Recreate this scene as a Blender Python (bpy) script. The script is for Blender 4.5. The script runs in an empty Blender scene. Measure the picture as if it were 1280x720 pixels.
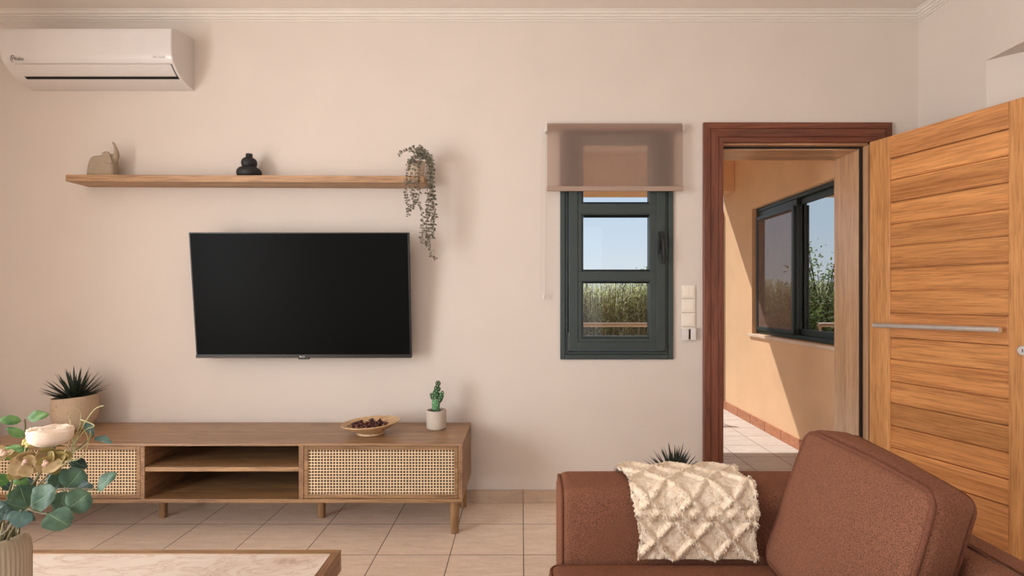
import bpy, bmesh, math, random
from mathutils import Vector, Matrix, noise as mnoise

sc = bpy.context.scene
COL = sc.collection
V = Vector
F = 679.0            # focal length in pixels of the 1280 wide frame
CX, CY = 652.0, 371.0
CAM = V((0.0, -3.08, 1.166))
WM = {}              # world matrix of each empty

def P(px, py, d):
    """point seen at pixel px,py at distance d in front of the camera plane"""
    return V(((px - CX) * d / F, d + CAM.y, CAM.z - (py - CY) * d / F))

# ----------------------------------------------------------------- mesh helpers
def BM():
    return bmesh.new()

def thing(name, label, cat, loc=(0, 0, 0), group=None, kind=None):
    o = bpy.data.objects.new(name, None)
    o.empty_display_size = 0.05
    COL.objects.link(o)
    o.location = loc
    WM[o] = Matrix.Translation(V(loc))
    if label: o['label'] = label
    if cat: o['category'] = cat
    if group: o['group'] = group
    if kind: o['kind'] = kind
    return o

def obj(name, bm, mats, parent=None, smooth=False, bevel=0, origin=None, auto=True, seg=2, label=None):
    """link a bmesh built in world coordinates as one mesh object"""
    if parent is not None:
        M = WM[parent]
    elif origin is not None:
        M = Matrix.Translation(V(origin))
    else:
        M = Matrix.Identity(4)
    bmesh.ops.transform(bm, matrix=M.inverted(), verts=bm.verts)
    me = bpy.data.meshes.new(name)
    if smooth:
        for f in bm.faces: f.smooth = True
    bm.normal_update()
    bm.to_mesh(me); bm.free()
    if not isinstance(mats, (list, tuple)): mats = [mats]
    for m in mats: me.materials.append(m)
    o = bpy.data.objects.new(name, me)
    COL.objects.link(o)
    if parent is not None:
        o.parent = parent
        WM[o] = M.copy()
    else:
        o.location = M.translation
        WM[o] = M.copy()
    if smooth and auto:
        try:
            me.set_sharp_from_angle(angle=math.radians(45))
        except Exception:
            pass
    if bevel:
        b = o.modifiers.new('bevel', 'BEVEL'); b.width = bevel; b.segments = seg
        b.limit_method = 'ANGLE'; b.angle_limit = math.radians(40); b.harden_normals = False
    if label: o['label'] = label
    return o

def tag(o, label, cat, group=None, kind=None):
    o['label'] = label; o['category'] = cat
    if group: o['group'] = group
    if kind: o['kind'] = kind
    return o

def struct(o):
    o['kind'] = 'structure'
    return o

def quad(bm, a, b, c, d, mi=0):
    vs = [bm.verts.new(V(p)) for p in (a, b, c, d)]
    f = bm.faces.new(vs); f.material_index = mi
    return f

def box(bm, lo, hi, mi=0, mat=None):
    x0, y0, z0 = lo; x1, y1, z1 = hi
    ps = [(x0,y0,z0),(x1,y0,z0),(x1,y1,z0),(x0,y1,z0),(x0,y0,z1),(x1,y0,z1),(x1,y1,z1),(x0,y1,z1)]
    vs = [bm.verts.new((mat @ V(p)) if mat is not None else V(p)) for p in ps]
    for q in ((0,3,2,1),(4,5,6,7),(0,1,5,4),(1,2,6,5),(2,3,7,6),(3,0,4,7)):
        f = bm.faces.new([vs[i] for i in q]); f.material_index = mi
    return vs

def tube(bm, pts, radii, seg=10, caps=True, mi=0, closed=False):
    pts = [V(p) for p in pts]; n = len(pts)
    if not isinstance(radii, (list, tuple)): radii = [radii] * n
    rings = []; up = None
    for i, p in enumerate(pts):
        if closed: t = pts[(i + 1) % n] - pts[i - 1]
        elif i == 0: t = pts[1] - p
        elif i == n - 1: t = p - pts[-2]
        else: t = pts[i + 1] - pts[i - 1]
        if t.length < 1e-9: t = V((0, 0, 1))
        t.normalize()
        if up is None:
            up = V((0, 0, 1)) if abs(t.z) < .9 else V((1, 0, 0))
        a = up - t * up.dot(t)
        if a.length < 1e-6: a = t.orthogonal()
        a.normalize(); b = t.cross(a); up = a
        rings.append([bm.verts.new(p + (a * math.cos(2*math.pi*k/seg) + b * math.sin(2*math.pi*k/seg)) * radii[i]) for k in range(seg)])
    m = n if closed else n - 1
    for i in range(m):
        r0, r1 = rings[i], rings[(i + 1) % n]
        for k in range(seg):
            f = bm.faces.new((r0[k], r0[(k+1) % seg], r1[(k+1) % seg], r1[k])); f.material_index = mi
    if caps and not closed:
        f = bm.faces.new(list(reversed(rings[0]))); f.material_index = mi
        f = bm.faces.new(rings[-1]); f.material_index = mi

def lathe(bm, prof, c=(0, 0, 0), seg=40, mi=0, fn=None, close_top=False):
    """prof: list of (r,z); fn(x,y,z,ang)->vector may deform"""
    c = V(c); rings = []
    for r, z in prof:
        ring = []
        if r < 1e-6:
            p = V((0, 0, z))
            if fn: p = V(fn(0, 0, z, 0))
            ring = [bm.verts.new(c + p)]
        else:
            for k in range(seg):
                a = 2 * math.pi * k / seg
                p = V((r * math.cos(a), r * math.sin(a), z))
                if fn: p = V(fn(p.x, p.y, p.z, a))
                ring.append(bm.verts.new(c + p))
        rings.append(ring)
    for i in range(len(rings) - 1):
        a, b = rings[i], rings[i + 1]
        if len(a) == 1 and len(b) == 1: continue
        for k in range(seg):
            k2 = (k + 1) % seg
            if len(a) == 1: f = bm.faces.new((a[0], b[k2], b[k]))
            elif len(b) == 1: f = bm.faces.new((a[k], a[k2], b[0]))
            else: f = bm.faces.new((a[k], a[k2], b[k2], b[k]))
            f.material_index = mi

def ellipsoid(bm, c, r, rot=None, seg=14, rings=9, mi=0):
    c = V(c); prev = None
    R = rot.to_matrix() if rot is not None else Matrix.Identity(3)
    rows = []
    for i in range(rings + 1):
        ph = math.pi * i / rings
        if i in (0, rings):
            rows.append([bm.verts.new(c + R @ V((0, 0, r[2] * math.cos(ph))))])
        else:
            rows.append([bm.verts.new(c + R @ V((r[0]*math.sin(ph)*math.cos(2*math.pi*k/seg), r[1]*math.sin(ph)*math.sin(2*math.pi*k/seg), r[2]*math.cos(ph)))) for k in range(seg)])
    for i in range(rings):
        a, b = rows[i], rows[i+1]
        for k in range(seg):
            k2 = (k + 1) % seg
            if len(a) == 1: f = bm.faces.new((a[0], b[k], b[k2]))
            elif len(b) == 1: f = bm.faces.new((a[k2], a[k], b[0]))
            else: f = bm.faces.new((a[k2], a[k], b[k], b[k2]))
            f.material_index = mi

def rbox(bm, lo, hi, r, n=10, rs=4, bulge=(0, 0, 0), fn=None, mi=0):
    """rounded box; bulge pushes each face centre outward (x,y,z); fn maps final point"""
    lo, hi = V(lo), V(hi); c = (lo + hi) / 2; h = (hi - lo) / 2
    def coords(H):
        a = [-H + r * (1 - math.cos(math.pi/2 * k / rs)) for k in range(rs)]
        inner = [-(H - r) + 2 * (H - r) * k / n for k in range(n + 1)]
        b = [-x for x in reversed(a)]
        return a + inner + b
    cs = [coords(h[i]) for i in range(3)]
    cache = {}
    def vert(p):
        key = (round(p[0], 6), round(p[1], 6), round(p[2], 6))
        if key in cache: return cache[key]
        q = V([max(-(h[i] - r), min(h[i] - r, p[i])) for i in range(3)])
        d = V(p) - q
        if d.length > 1e-9: d.normalize()
        s = q + d * r
        u = [s[i] / h[i] for i in range(3)]
        for i in range(3):
            j, k = (i + 1) % 3, (i + 2) % 3
            w = max(0, 1 - u[j]**2) * max(0, 1 - u[k]**2)
            s[i] += bulge[i] * w * u[i]
        s = s + c
        if fn: s = V(fn(s))
        cache[key] = bm.verts.new(s)
        return cache[key]
    for ax in range(3):
        j, k = (ax + 1) % 3, (ax + 2) % 3
        for sgn in (-1, 1):
            for a in range(len(cs[j]) - 1):
                for b in range(len(cs[k]) - 1):
                    pts = []
                    for (aa, bb) in ((a, b), (a + 1, b), (a + 1, b + 1), (a, b + 1)):
                        p = [0, 0, 0]; p[ax] = sgn * h[ax]; p[j] = cs[j][aa]; p[k] = cs[k][bb]
                        pts.append(vert(p))
                    if sgn < 0: pts.reverse()
                    if len(set(pts)) == 4:
                        f = bm.faces.new(pts); f.material_index = mi

def wall_grid(bm, axis, t0, t1, us, vs, holes, mi=0):
    """wall slab with rectangular holes. axis 'y': u=x,v=z, thickness y t0..t1; axis 'x': u=y, v=z"""
    def pt(u, t, v):
        return V((u, t, v)) if axis == 'y' else V((t, u, v))
    us = sorted(set(us + [h[0] for h in holes] + [h[1] for h in holes]))
    vs = sorted(set(vs + [h[2] for h in holes] + [h[3] for h in holes]))
    def solid(i, j):
        if i < 0 or j < 0 or i >= len(us) - 1 or j >= len(vs) - 1: return False
        cu, cv = (us[i] + us[i+1]) / 2, (vs[j] + vs[j+1]) / 2
        return not any(h[0] < cu < h[1] and h[2] < cv < h[3] for h in holes)
    for i in range(len(us) - 1):
        for j in range(len(vs) - 1):
            if not solid(i, j): continue
            u0, u1, v0, v1 = us[i], us[i+1], vs[j], vs[j+1]
            quad(bm, pt(u0,t0,v0), pt(u1,t0,v0), pt(u1,t0,v1), pt(u0,t0,v1), mi)
            quad(bm, pt(u0,t1,v0), pt(u0,t1,v1), pt(u1,t1,v1), pt(u1,t1,v0), mi)
            if not solid(i-1, j): quad(bm, pt(u0,t0,v0), pt(u0,t0,v1), pt(u0,t1,v1), pt(u0,t1,v0), mi)
            if not solid(i+1, j): quad(bm, pt(u1,t0,v0), pt(u1,t1,v0), pt(u1,t1,v1), pt(u1,t0,v1), mi)
            if not solid(i, j-1): quad(bm, pt(u0,t0,v0), pt(u0,t1,v0), pt(u1,t1,v0), pt(u1,t0,v0), mi)
            if not solid(i, j+1): quad(bm, pt(u0,t0,v1), pt(u1,t0,v1), pt(u1,t1,v1), pt(u0,t1,v1), mi)
    bmesh.ops.remove_doubles(bm, verts=bm.verts, dist=1e-5)

# ----------------------------------------------------------------- materials
def lin(c):
    return tuple(((x/255)/12.92 if x/255 <= .04045 else ((x/255 + .055)/1.055)**2.4) for x in c) + (1,)

class NT:
    def __init__(s, name):
        s.m = bpy.data.materials.new(name); s.m.use_nodes = True
        s.t = s.m.node_tree; s.n = s.t.nodes; s.l = s.t.links
        s.b = s.n['Principled BSDF']; s.out = s.n['Material Output']
    def node(s, ty, **kw):
        n = s.n.new(ty)
        for k, v in kw.items():
            if k in n.inputs: n.inputs[k].default_value = v
            else: setattr(n, k, v)
        return n
    def link(s, a, b): s.l.new(a, b)
    def coord(s, scale=(1, 1, 1), rot=(0, 0, 0), loc=(0, 0, 0)):
        tc = s.node('ShaderNodeTexCoord'); mp = s.node('ShaderNodeMapping')
        mp.inputs['Scale'].default_value = scale; mp.inputs['Rotation'].default_value = rot; mp.inputs['Location'].default_value = loc
        s.link(tc.outputs['Object'], mp.inputs['Vector'])
        return mp.outputs['Vector']
    def noise(s, vec, scale=5, detail=4, rough=.5, dist=0):
        n = s.node('ShaderNodeTexNoise'); n.inputs['Scale'].default_value = scale; n.inputs['Detail'].default_value = detail
        n.inputs['Roughness'].default_value = rough; n.inputs['Distortion'].default_value = dist
        s.link(vec, n.inputs['Vector']); return n.outputs['Fac']
    def ramp(s, fac, stops):
        r = s.node('ShaderNodeValToRGB'); cr = r.color_ramp
        while len(cr.elements) < len(stops): cr.elements.new(.5)
        for e, (p, c) in zip(cr.elements, stops): e.position = p; e.color = c
        s.link(fac, r.inputs['Fac']); return r.outputs['Color']
    def math(s, op, a, b=None, c=None):
        n = s.node('ShaderNodeMath', operation=op)
        for i, x in enumerate((a, b, c)):
            if x is None: continue
            if isinstance(x, (int, float)): n.inputs[i].default_value = x
            else: s.link(x, n.inputs[i])
        return n.outputs[0]
    def mix(s, fac, a, b, blend='MIX'):
        n = s.node('ShaderNodeMix', data_type='RGBA', blend_type=blend)
        for i, x in ((0, fac), (6, a), (7, b)):
            if isinstance(x, (int, float, tuple)): n.inputs[i].default_value = x
            else: s.link(x, n.inputs[i])
        return n.outputs[2]
    def bump(s, h, strength=.2, dist=.01):
        n = s.node('ShaderNodeBump'); n.inputs['Strength'].default_value = strength; n.inputs['Distance'].default_value = dist
        s.link(h, n.inputs['Height']); s.link(n.outputs['Normal'], s.b.inputs['Normal'])
    def setup(s, rough=.5, metal=0, spec=.5, coat=0):
        s.b.inputs['Roughness'].default_value = rough; s.b.inputs['Metallic'].default_value = metal
        s.b.inputs['Specular IOR Level'].default_value = spec; s.b.inputs['Coat Weight'].default_value = coat
        return s

def plain(name, c, rough=.5, metal=0, spec=.5, var=.06, scale=8, bump=0, bscale=60, bdist=.002, coat=0):
    """procedural: base colour with gentle noise variation and bump"""
    t = NT(name).setup(rough, metal, spec, coat)
    vec = t.coord()
    n = t.noise(vec, scale, 4)
    c = lin(c)
    d = tuple(x * (1 - var) for x in c[:3]) + (1,); e = tuple(min(1, x * (1 + var)) for x in c[:3]) + (1,)
    t.link(t.ramp(n, [(.3, d), (.7, e)]), t.b.inputs['Base Color'])
    if bump: t.bump(t.noise(vec, bscale, 3), bump, bdist)
    return t.m

def wood(name, dark, light, grain='x', rough=.45, fine=1.0, scale=1.0, slat=0, spec=.4, contrast=1.0):
    t = NT(name).setup(rough, 0, spec)
    st = {'x': (.6, 12, 12), 'y': (12, .6, 12), 'z': (12, 12, .6)}[grain]
    vec = t.coord(tuple(k * scale for k in st))
    if slat:     # every board its own figure
        tc = t.node('ShaderNodeTexCoord'); sp = t.node('ShaderNodeSeparateXYZ'); t.link(tc.outputs['Object'], sp.inputs[0])
        idx = t.math('FLOOR', t.math('DIVIDE', t.math('SUBTRACT', sp.outputs['Z'], .002), slat))
        wn = t.node('ShaderNodeTexWhiteNoise', noise_dimensions='1D'); t.link(idx, wn.inputs['W'])
        add = t.node('ShaderNodeVectorMath', operation='MULTIPLY_ADD')
        t.link(wn.outputs['Color'], add.inputs[0]); add.inputs[1].default_value = (30, 30, 30); t.link(vec, add.inputs[2])
        vec = add.outputs[0]
    a = t.noise(vec, 1.0, 5, .55, .8)
    b = t.noise(vec, 5.0, 6, .65, .3)
    fs = {'x': (7, 190, 190), 'y': (190, 7, 190), 'z': (190, 190, 7)}[grain]
    c = t.noise(t.coord(fs), 1.0, 2, .5)
    f = t.math('ADD', t.math('MULTIPLY', a, .55), t.math('MULTIPLY', b, .45))
    lo = .5 - .16 / contrast; hi = .5 + .16 / contrast
    colr = t.ramp(f, [(lo, lin(dark)), (hi, lin(light))])
    colr = t.mix(.5 * fine, colr, t.ramp(c, [(.38, (.30, .24, .20, 1)), (.52, (1, 1, 1, 1))]), 'MULTIPLY')
    if slat:
        hv = t.node('ShaderNodeHueSaturation'); t.link(colr, hv.inputs['Color'])
        t.link(t.math('MULTIPLY_ADD', wn.outputs['Value'], .30, .84), hv.inputs['Value'])
        colr = hv.outputs['Color']
    t.link(colr, t.b.inputs['Base Color'])
    t.bump(c, .12, .002)
    return t.m

def fabric(name, c, var=.25, scale=420, rough=.95, sheen=.25):
    t = NT(name).setup(rough, 0, .15)
    vec = t.coord()
    n = t.noise(vec, scale, 2, .6); n2 = t.noise(vec, 6, 4)
    c = lin(c)
    col = t.ramp(n, [(.3, tuple(x*(1-var) for x in c[:3]) + (1,)), (.7, tuple(min(1, x*(1+var)) for x in c[:3]) + (1,))])
    col = t.mix(.5, col, t.ramp(n2, [(.3, (.86, .86, .86, 1)), (.7, (1, 1, 1, 1))]), 'MULTIPLY')
    t.link(col, t.b.inputs['Base Color'])
    t.b.inputs['Sheen Weight'].default_value = sheen
    t.b.inputs['Sheen Roughness'].default_value = .5
    t.b.inputs['Sheen Tint'].default_value = tuple(min(1, x*2.5) for x in c[:3]) + (1,)
    wv = t.noise(t.coord((1, 1, 1)), 900, 1)
    t.bump(t.math('ADD', n, wv), .35, .0015)
    return t.m

def leafmat(name, c, c2=None, rough=.5, trans=.25):
    t = NT(name).setup(rough, 0, .35)
    vec = t.coord()
    n = t.noise(vec, 30, 4); a = lin(c); b = lin(c2) if c2 else tuple(min(1, x*1.3) for x in a[:3]) + (1,)
    colr = t.ramp(n, [(.35, a), (.68, b)])
    t.link(colr, t.b.inputs['Base Color'])
    t.bump(t.noise(vec, 180, 3), .3, .002)
    tr = t.node('ShaderNodeBsdfTranslucent'); t.link(colr, tr.inputs['Color'])
    mx = t.node('ShaderNodeMixShader'); mx.inputs[0].default_value = trans
    t.link(t.b.outputs[0], mx.inputs[1]); t.link(tr.outputs[0], mx.inputs[2]); t.link(mx.outputs[0], t.out.inputs['Surface'])
    return t.m

M = {}
M['wall'] = plain('wall_paint', (212, 201, 191), .85, spec=.2, var=.02, scale=3, bump=.08, bscale=140, bdist=.001)
M['ceiling'] = plain('ceiling_paint', (226, 218, 210), .9, spec=.2, var=.015, scale=3)
M['cornice'] = plain('cornice_white', (216, 208, 198), .6, var=.02)
M['ochre'] = plain('ochre_plaster', (232, 190, 150), .9, spec=.15, var=.04, scale=4, bump=.15, bscale=160)
M['white_plastic'] = plain('white_plastic', (212, 206, 202), .25, var=.015, coat=.3)
M['white_plastic_side'] = M['white_plastic']
M['porch_ceiling'] = plain('porch_ceiling', (246, 226, 200), .9, var=.02)
M['black'] = plain('black_matte', (22, 22, 23), .6, var=.1)
M['slot'] = plain('slot_black', (10, 9, 9), .7)
M['screen'] = plain('screen_black', (14, 15, 15), .3, spec=.03, var=.02)
M['bezel'] = plain('bezel_black', (26, 24, 24), .35)
M['grey_print'] = plain('grey_print', (92, 84, 78), .5)
M['pale_print'] = plain('pale_print', (196, 186, 178), .5)
M['silver_print'] = plain('silver_print', (190, 190, 190), .3)
M['oak'] = wood('oak_x', (122, 90, 60), (178, 140, 100), 'x', .42)
M['oak_y'] = wood('oak_y', (116, 84, 58), (168, 128, 94), 'y', .42)
M['oak_z'] = wood('oak_z', (122, 90, 60), (178, 140, 100), 'z', .42)
M['oak_top'] = wood('oak_top', (138, 104, 76), (184, 146, 110), 'x', .34)
M['shelf_oak'] = wood('shelf_oak', (146, 108, 76), (198, 160, 122), 'x', .5)
M['door_v'] = wood('door_teak_v', (168, 110, 60), (232, 172, 110), 'z', .38, scale=1.3, contrast=.75, fine=.7)
M['door_h'] = wood('door_teak_h', (156, 96, 50), (234, 168, 104), 'x', .38, slat=.1187, scale=.9, contrast=.72, fine=.75)
M['door_rail'] = wood('door_teak_rail', (162, 102, 56), (228, 162, 102), 'x', .38, scale=1.1, contrast=.75, fine=.75)
M['casing'] = wood('casing_mahogany', (88, 46, 32), (134, 76, 54), 'z', .32, spec=.5)
M['casing_h'] = wood('casing_mahogany_h', (88, 46, 32), (134, 76, 54), 'x', .32, spec=.5)
M['jamb'] = wood('jamb_teak', (166, 122, 88), (216, 174, 134), 'z', .3, spec=.6, contrast=.7, fine=.6)
M['jamb_h'] = wood('jamb_teak_h', (166, 122, 88), (216, 174, 134), 'x', .3, spec=.6)
M['gasket'] = plain('gasket_rubber', (30, 24, 22), .7)
M['steel'] = plain('brushed_steel', (226, 224, 220), .42, metal=.85, var=.04, scale=40)
M['green_metal'] = plain('green_aluminium', (50, 60, 58), .4, spec=.45, var=.05)
M['green_dark'] = plain('green_aluminium_dark', (28, 34, 33), .4)
M['switch'] = plain('switch_cream', (232, 222, 208), .35, var=.01)
M['dark_socket'] = plain('socket_dark', (70, 48, 36), .5)
M['sofa'] = fabric('sofa_brown', (120, 79, 60), .55, scale=430)
M['sofa_seam'] = fabric('sofa_seam', (108, 68, 52), .3)
M['cane'] = plain('cane', (218, 192, 156), .6, var=.12, scale=160, bump=.3, bscale=400)
M['painted_inside_shade'] = plain('painted_inside_shade', (14, 10, 8), .8)  # cabinet shade put into a near-black colour
M['shaded_back'] = wood('shade_tinted_back', (40, 26, 18), (58, 40, 28), 'x', .6)  # shade of the open recess put into the wood colour
def speckled(name, c, dots, rough=.75, scale=110):
    t = NT(name).setup(rough, 0, .3)
    vec = t.coord(); c = lin(c)
    n = t.noise(vec, scale, 3, .6); n2 = t.noise(vec, 9, 4)
    col = t.ramp(n2, [(.3, tuple(x*.9 for x in c[:3]) + (1,)), (.7, tuple(min(1, x*1.06) for x in c[:3]) + (1,))])
    fac = t.ramp(n, [(.30, (1, 1, 1, 1)), (.36, (0, 0, 0, 1))])
    t.link(t.mix(fac, col, lin(dots)), t.b.inputs['Base Color'])
    t.bump(n, .35, .002)
    return t.m
M['speckle'] = speckled('speckled_stone', (192, 168, 142), (116, 90, 68))
M['elephant'] = speckled('elephant_stone', (160, 143, 122), (198, 182, 160), scale=160)
M['concrete'] = speckled('pale_concrete', (196, 184, 170), (165, 152, 138), scale=140)
M['soil'] = plain('soil', (58, 42, 32), .95, var=.3, scale=120, bump=.8, bscale=160, bdist=.004)
M['spike'] = leafmat('spike_leaf', (34, 44, 36), (60, 70, 54), .45, .1)
M['cactus'] = leafmat('cactus_skin', (30, 66, 38), (52, 98, 58), .5, .02)
M['cactus_pale'] = leafmat('cactus_skin_pale', (70, 126, 82), (96, 152, 104), .5, .02)
M['dot'] = plain('areole', (226, 226, 200), .8)
M['plate'] = wood('plate_wood', (196, 156, 112), (226, 192, 148), 'x', .4)
M['petal_dry'] = plain('dried_petal', (74, 34, 36), .7, var=.5, scale=60)
M['petal_dry2'] = plain('dried_petal_pale', (150, 98, 84), .7, var=.4, scale=60)
M['trail_leaf'] = leafmat('trail_leaf', (104, 100, 86), (142, 136, 120), .6, .15)
M['trail_stem'] = plain('trail_stem', (120, 104, 80), .7)
M['beige_pot'] = plain('beige_pot', (206, 188, 166), .7)
M['euca'] = leafmat('eucalyptus_leaf', (50, 78, 60), (86, 114, 90), .5, .2)
M['euca_blue'] = leafmat('eucalyptus_bluish', (62, 94, 90), (106, 136, 130), .45, .2)
M['euca_dark'] = leafmat('eucalyptus_dark', (36, 58, 52), (62, 88, 78), .5, .15)
M['green_leaf'] = leafmat('green_leaf', (62, 104, 48), (112, 148, 84), .5, .25)
M['rib'] = leafmat('leaf_rib', (116, 142, 104), (140, 162, 122), .5, .2)
M['stem'] = plain('flower_stem', (86, 78, 46), .6, var=.3)
M['stem_pale'] = plain('flower_stem_pale', (168, 166, 116), .6, var=.2)
M['rose'] = leafmat('rose_petal', (250, 234, 216), (254, 246, 236), .6, .4)
M['orchid'] = leafmat('dusty_petal', (160, 134, 92), (188, 164, 124), .6, .25)
M['orchid2'] = leafmat('olive_petal', (128, 114, 62), (164, 146, 92), .6, .25)
M['orchid_mid'] = leafmat('petal_heart', (190, 150, 140), (214, 186, 160), .6, .2)
M['bud'] = leafmat('bud_yellow', (186, 178, 96), (214, 206, 138), .6, .2)
M['white_vase'] = plain('white_ceramic', (226, 208, 200), .5)
M['aluminium_trim'] = plain('alu_trim', (180, 178, 172), .35, metal=.8)

def tile_mat(name, c1, c2, grout, size, off, gw=.004, rough=.32, vscale=(3, 16, 1)):
    t = NT(name).setup(rough, 0, .45)
    tc = t.node('ShaderNodeTexCoord'); sp = t.node('ShaderNodeSeparateXYZ'); t.link(tc.outputs['Object'], sp.inputs[0])
    edges = []; ids = []
    for ax, o in (('X', off[0]), ('Y', off[1])):
        u = t.math('DIVIDE', t.math('SUBTRACT', sp.outputs[ax], o), size)
        fr = t.math('FRACT', u); ids.append(t.math('FLOOR', u))
        dd = t.math('MINIMUM', fr, t.math('SUBTRACT', 1.0, fr))
        edges.append(dd)
    e = t.math('MINIMUM', edges[0], edges[1])
    g = t.math('LESS_THAN', e, gw / size / 2)
    wn = t.node('ShaderNodeTexWhiteNoise', noise_dimensions='2D')
    cb = t.node('ShaderNodeCombineXYZ'); t.link(ids[0], cb.inputs[0]); t.link(ids[1], cb.inputs[1]); t.link(cb.outputs[0], wn.inputs['Vector'])
    n = t.noise(t.coord(vscale), 2.2, 6, .6, .5); n2 = t.noise(t.coord(), 45, 3)
    f = t.math('ADD', t.math('MULTIPLY', n, .75), t.math('MULTIPLY', n2, .25))
    colr = t.ramp(f, [(.32, lin(c1)), (.66, lin(c2))])
    hv = t.node('ShaderNodeHueSaturation'); t.link(colr, hv.inputs['Color']); t.link(t.math('MULTIPLY_ADD', wn.outputs['Value'], .10, .95), hv.inputs['Value'])
    t.link(t.mix(g, hv.outputs['Color'], lin(grout)), t.b.inputs['Base Color'])
    t.link(t.math('MULTIPLY_ADD', g, .5, rough), t.b.inputs['Roughness'])
    h = t.ramp(e, [(0, (0, 0, 0, 1)), (gw / size, (1, 1, 1, 1))])
    t.bump(h, .5, .003)
    return t.m
M['floor'] = tile_mat('floor_tiles', (216, 193, 172), (238, 219, 200), (116, 92, 76), .3325, (.009, -.293))
M['skirting'] = tile_mat('skirting_tiles', (170, 147, 126), (192, 168, 146), (126, 102, 86), .3325, (.009, 50), vscale=(3, 1, 12))
M['porch_floor'] = tile_mat('porch_tiles', (196, 182, 170), (222, 211, 200), (140, 116, 104), .30, (.1, .95), gw=.006, rough=.55)
M['porch_skirt'] = tile_mat('porch_skirting', (168, 104, 70), (196, 134, 98), (90, 54, 40), .30, (50, .2), gw=.008, rough=.6, vscale=(14, 6, 14))

# stone inset of the coffee table
t = NT('travertine').setup(.35, 0, .45)
v1 = t.coord((1.3, 3.0, 1), rot=(0, 0, .5)); n = t.noise(v1, 2.6, 7, .62, 1.8); n2 = t.noise(t.coord(), 70, 4, .75); n3 = t.noise(t.coord((1.2, 2.4, 1), rot=(0, 0, .6)), 3.5, 4)
band = t.math('SUBTRACT', 1.0, t.math('MULTIPLY', t.math('ABSOLUTE', t.math('SUBTRACT', n, .5)), 22.0))
patch = t.math('MAXIMUM', band, t.math('MULTIPLY', t.math('SUBTRACT', n3, .52), 6.0))
f = t.math('MULTIPLY', t.math('MAXIMUM', patch, 0.0), t.math('MULTIPLY', n2, .95))
veins = t.ramp(f, [(0, lin((232, 218, 205))), (.35, lin((222, 202, 186))), (.62, lin((196, 168, 148))), (1, lin((176, 146, 126)))])
t.link(veins, t.b.inputs['Base Color']); t.bump(n2, .1, .001)
M['stone'] = t.m

# ribbed vase glass
t = NT('smoked_ribbed_glass').setup(.22, 0, .5)
t.b.inputs['Base Color'].default_value = lin((206, 192, 168)); t.b.inputs['Transmission Weight'].default_value = .45
t.b.inputs['IOR'].default_value = 1.3
vn = t.noise(t.coord(), 7, 3); t.link(t.ramp(vn, [(.3, lin((198, 182, 156))), (.7, lin((218, 204, 180)))]), t.b.inputs['Base Color'])
M['vase_glass'] = t.m

# blanket
t = NT('cream_fleece').setup(.95, 0, .1)
n = t.noise(t.coord(), 60, 4); t.link(t.ramp(n, [(.3, lin((216, 194, 166))), (.7, lin((240, 224, 202)))]), t.b.inputs['Base Color'])
t.b.inputs['Sheen Weight'].default_value = .4; t.bump(t.noise(t.coord(), 260, 3), .6, .004)
M['fleece'] = t.m

# roller blind: woven cloth that lets some light through
t = NT('blind_cloth').setup(.9, 0, .1)
n = t.noise(t.coord((1, 1, 1)), 500, 2); colr = t.ramp(n, [(.3, lin((146, 124, 114))), (.7, lin((164, 142, 131)))])
t.link(colr, t.b.inputs['Base Color'])
tr = t.node('ShaderNodeBsdfTranslucent'); tr.inputs['Color'].default_value = lin((244, 226, 214))
mx = t.node('ShaderNodeMixShader'); mx.inputs[0].default_value = .42
t.link(t.b.outputs[0], mx.inputs[1]); t.link(tr.outputs[0], mx.inputs[2])
tp_ = t.node('ShaderNodeBsdfTransparent'); tp_.inputs['Color'].default_value = (1, .97, .93, 1)
mo = t.node('ShaderNodeMixShader'); mo.inputs[0].default_value = .30        # open weave
t.link(mx.outputs[0], mo.inputs[1]); t.link(tp_.outputs[0], mo.inputs[2]); t.link(mo.outputs[0], t.out.inputs['Surface'])
M['blind'] = t.m
M['blind_bar'] = plain('blind_bar', (158, 134, 120), .7, var=.03)

def glass(name, refl, tint=(1, 1, 1)):
    t = NT(name); t.n.remove(t.b)
    tr = t.node('ShaderNodeBsdfTransparent'); tr.inputs['Color'].default_value = tint + (1,)
    gl = t.node('ShaderNodeBsdfGlossy'); gl.inputs['Roughness'].default_value = .0
    wob = t.noise(t.coord(), 1.5, 2); b = t.node('ShaderNodeBump'); b.inputs['Strength'].default_value = .004; t.link(wob, b.inputs['Height']); t.link(b.outputs[0], gl.inputs['Normal'])
    mx = t.node('ShaderNodeMixShader'); mx.inputs[0].default_value = refl
    t.link(tr.outputs[0], mx.inputs[1]); t.link(gl.outputs[0], mx.inputs[2]); t.link(mx.outputs[0], t.out.inputs['Surface'])
    return t.m
M['glass'] = glass('clear_glass', .03)
M['glass_mirror'] = glass('reflecting_glass', .85, (.6, .65, .65))
# insect screen
t = NT('insect_screen').setup(.9, 0, .1)
n = t.noise(t.coord(), 30, 2); t.link(t.ramp(n, [(.3, lin((150, 118, 102))), (.7, lin((166, 134, 116)))]), t.b.inputs['Base Color'])
tr = t.node('ShaderNodeBsdfTransparent'); mx = t.node('ShaderNodeMixShader'); mx.inputs[0].default_value = .5
t.link(tr.outputs[0], mx.inputs[1]); t.link(t.b.outputs[0], mx.inputs[2]); t.link(mx.outputs[0], t.out.inputs['Surface'])
M['screen_mesh'] = t.m
M['curtain'] = fabric('curtain', (150, 120, 104), .08)
M['reed'] = leafmat('reed_leaf', (206, 204, 138), (246, 242, 200), .6, .6)
M['reed_stalk'] = plain('reed_stalk', (140, 118, 78), .8, var=.3, scale=20)
M['shrub'] = leafmat('shrub_leaf', (108, 126, 62), (184, 190, 112), .6, .5)
M['bark'] = plain('bark', (92, 74, 56), .9, var=.3, scale=30)
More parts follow.
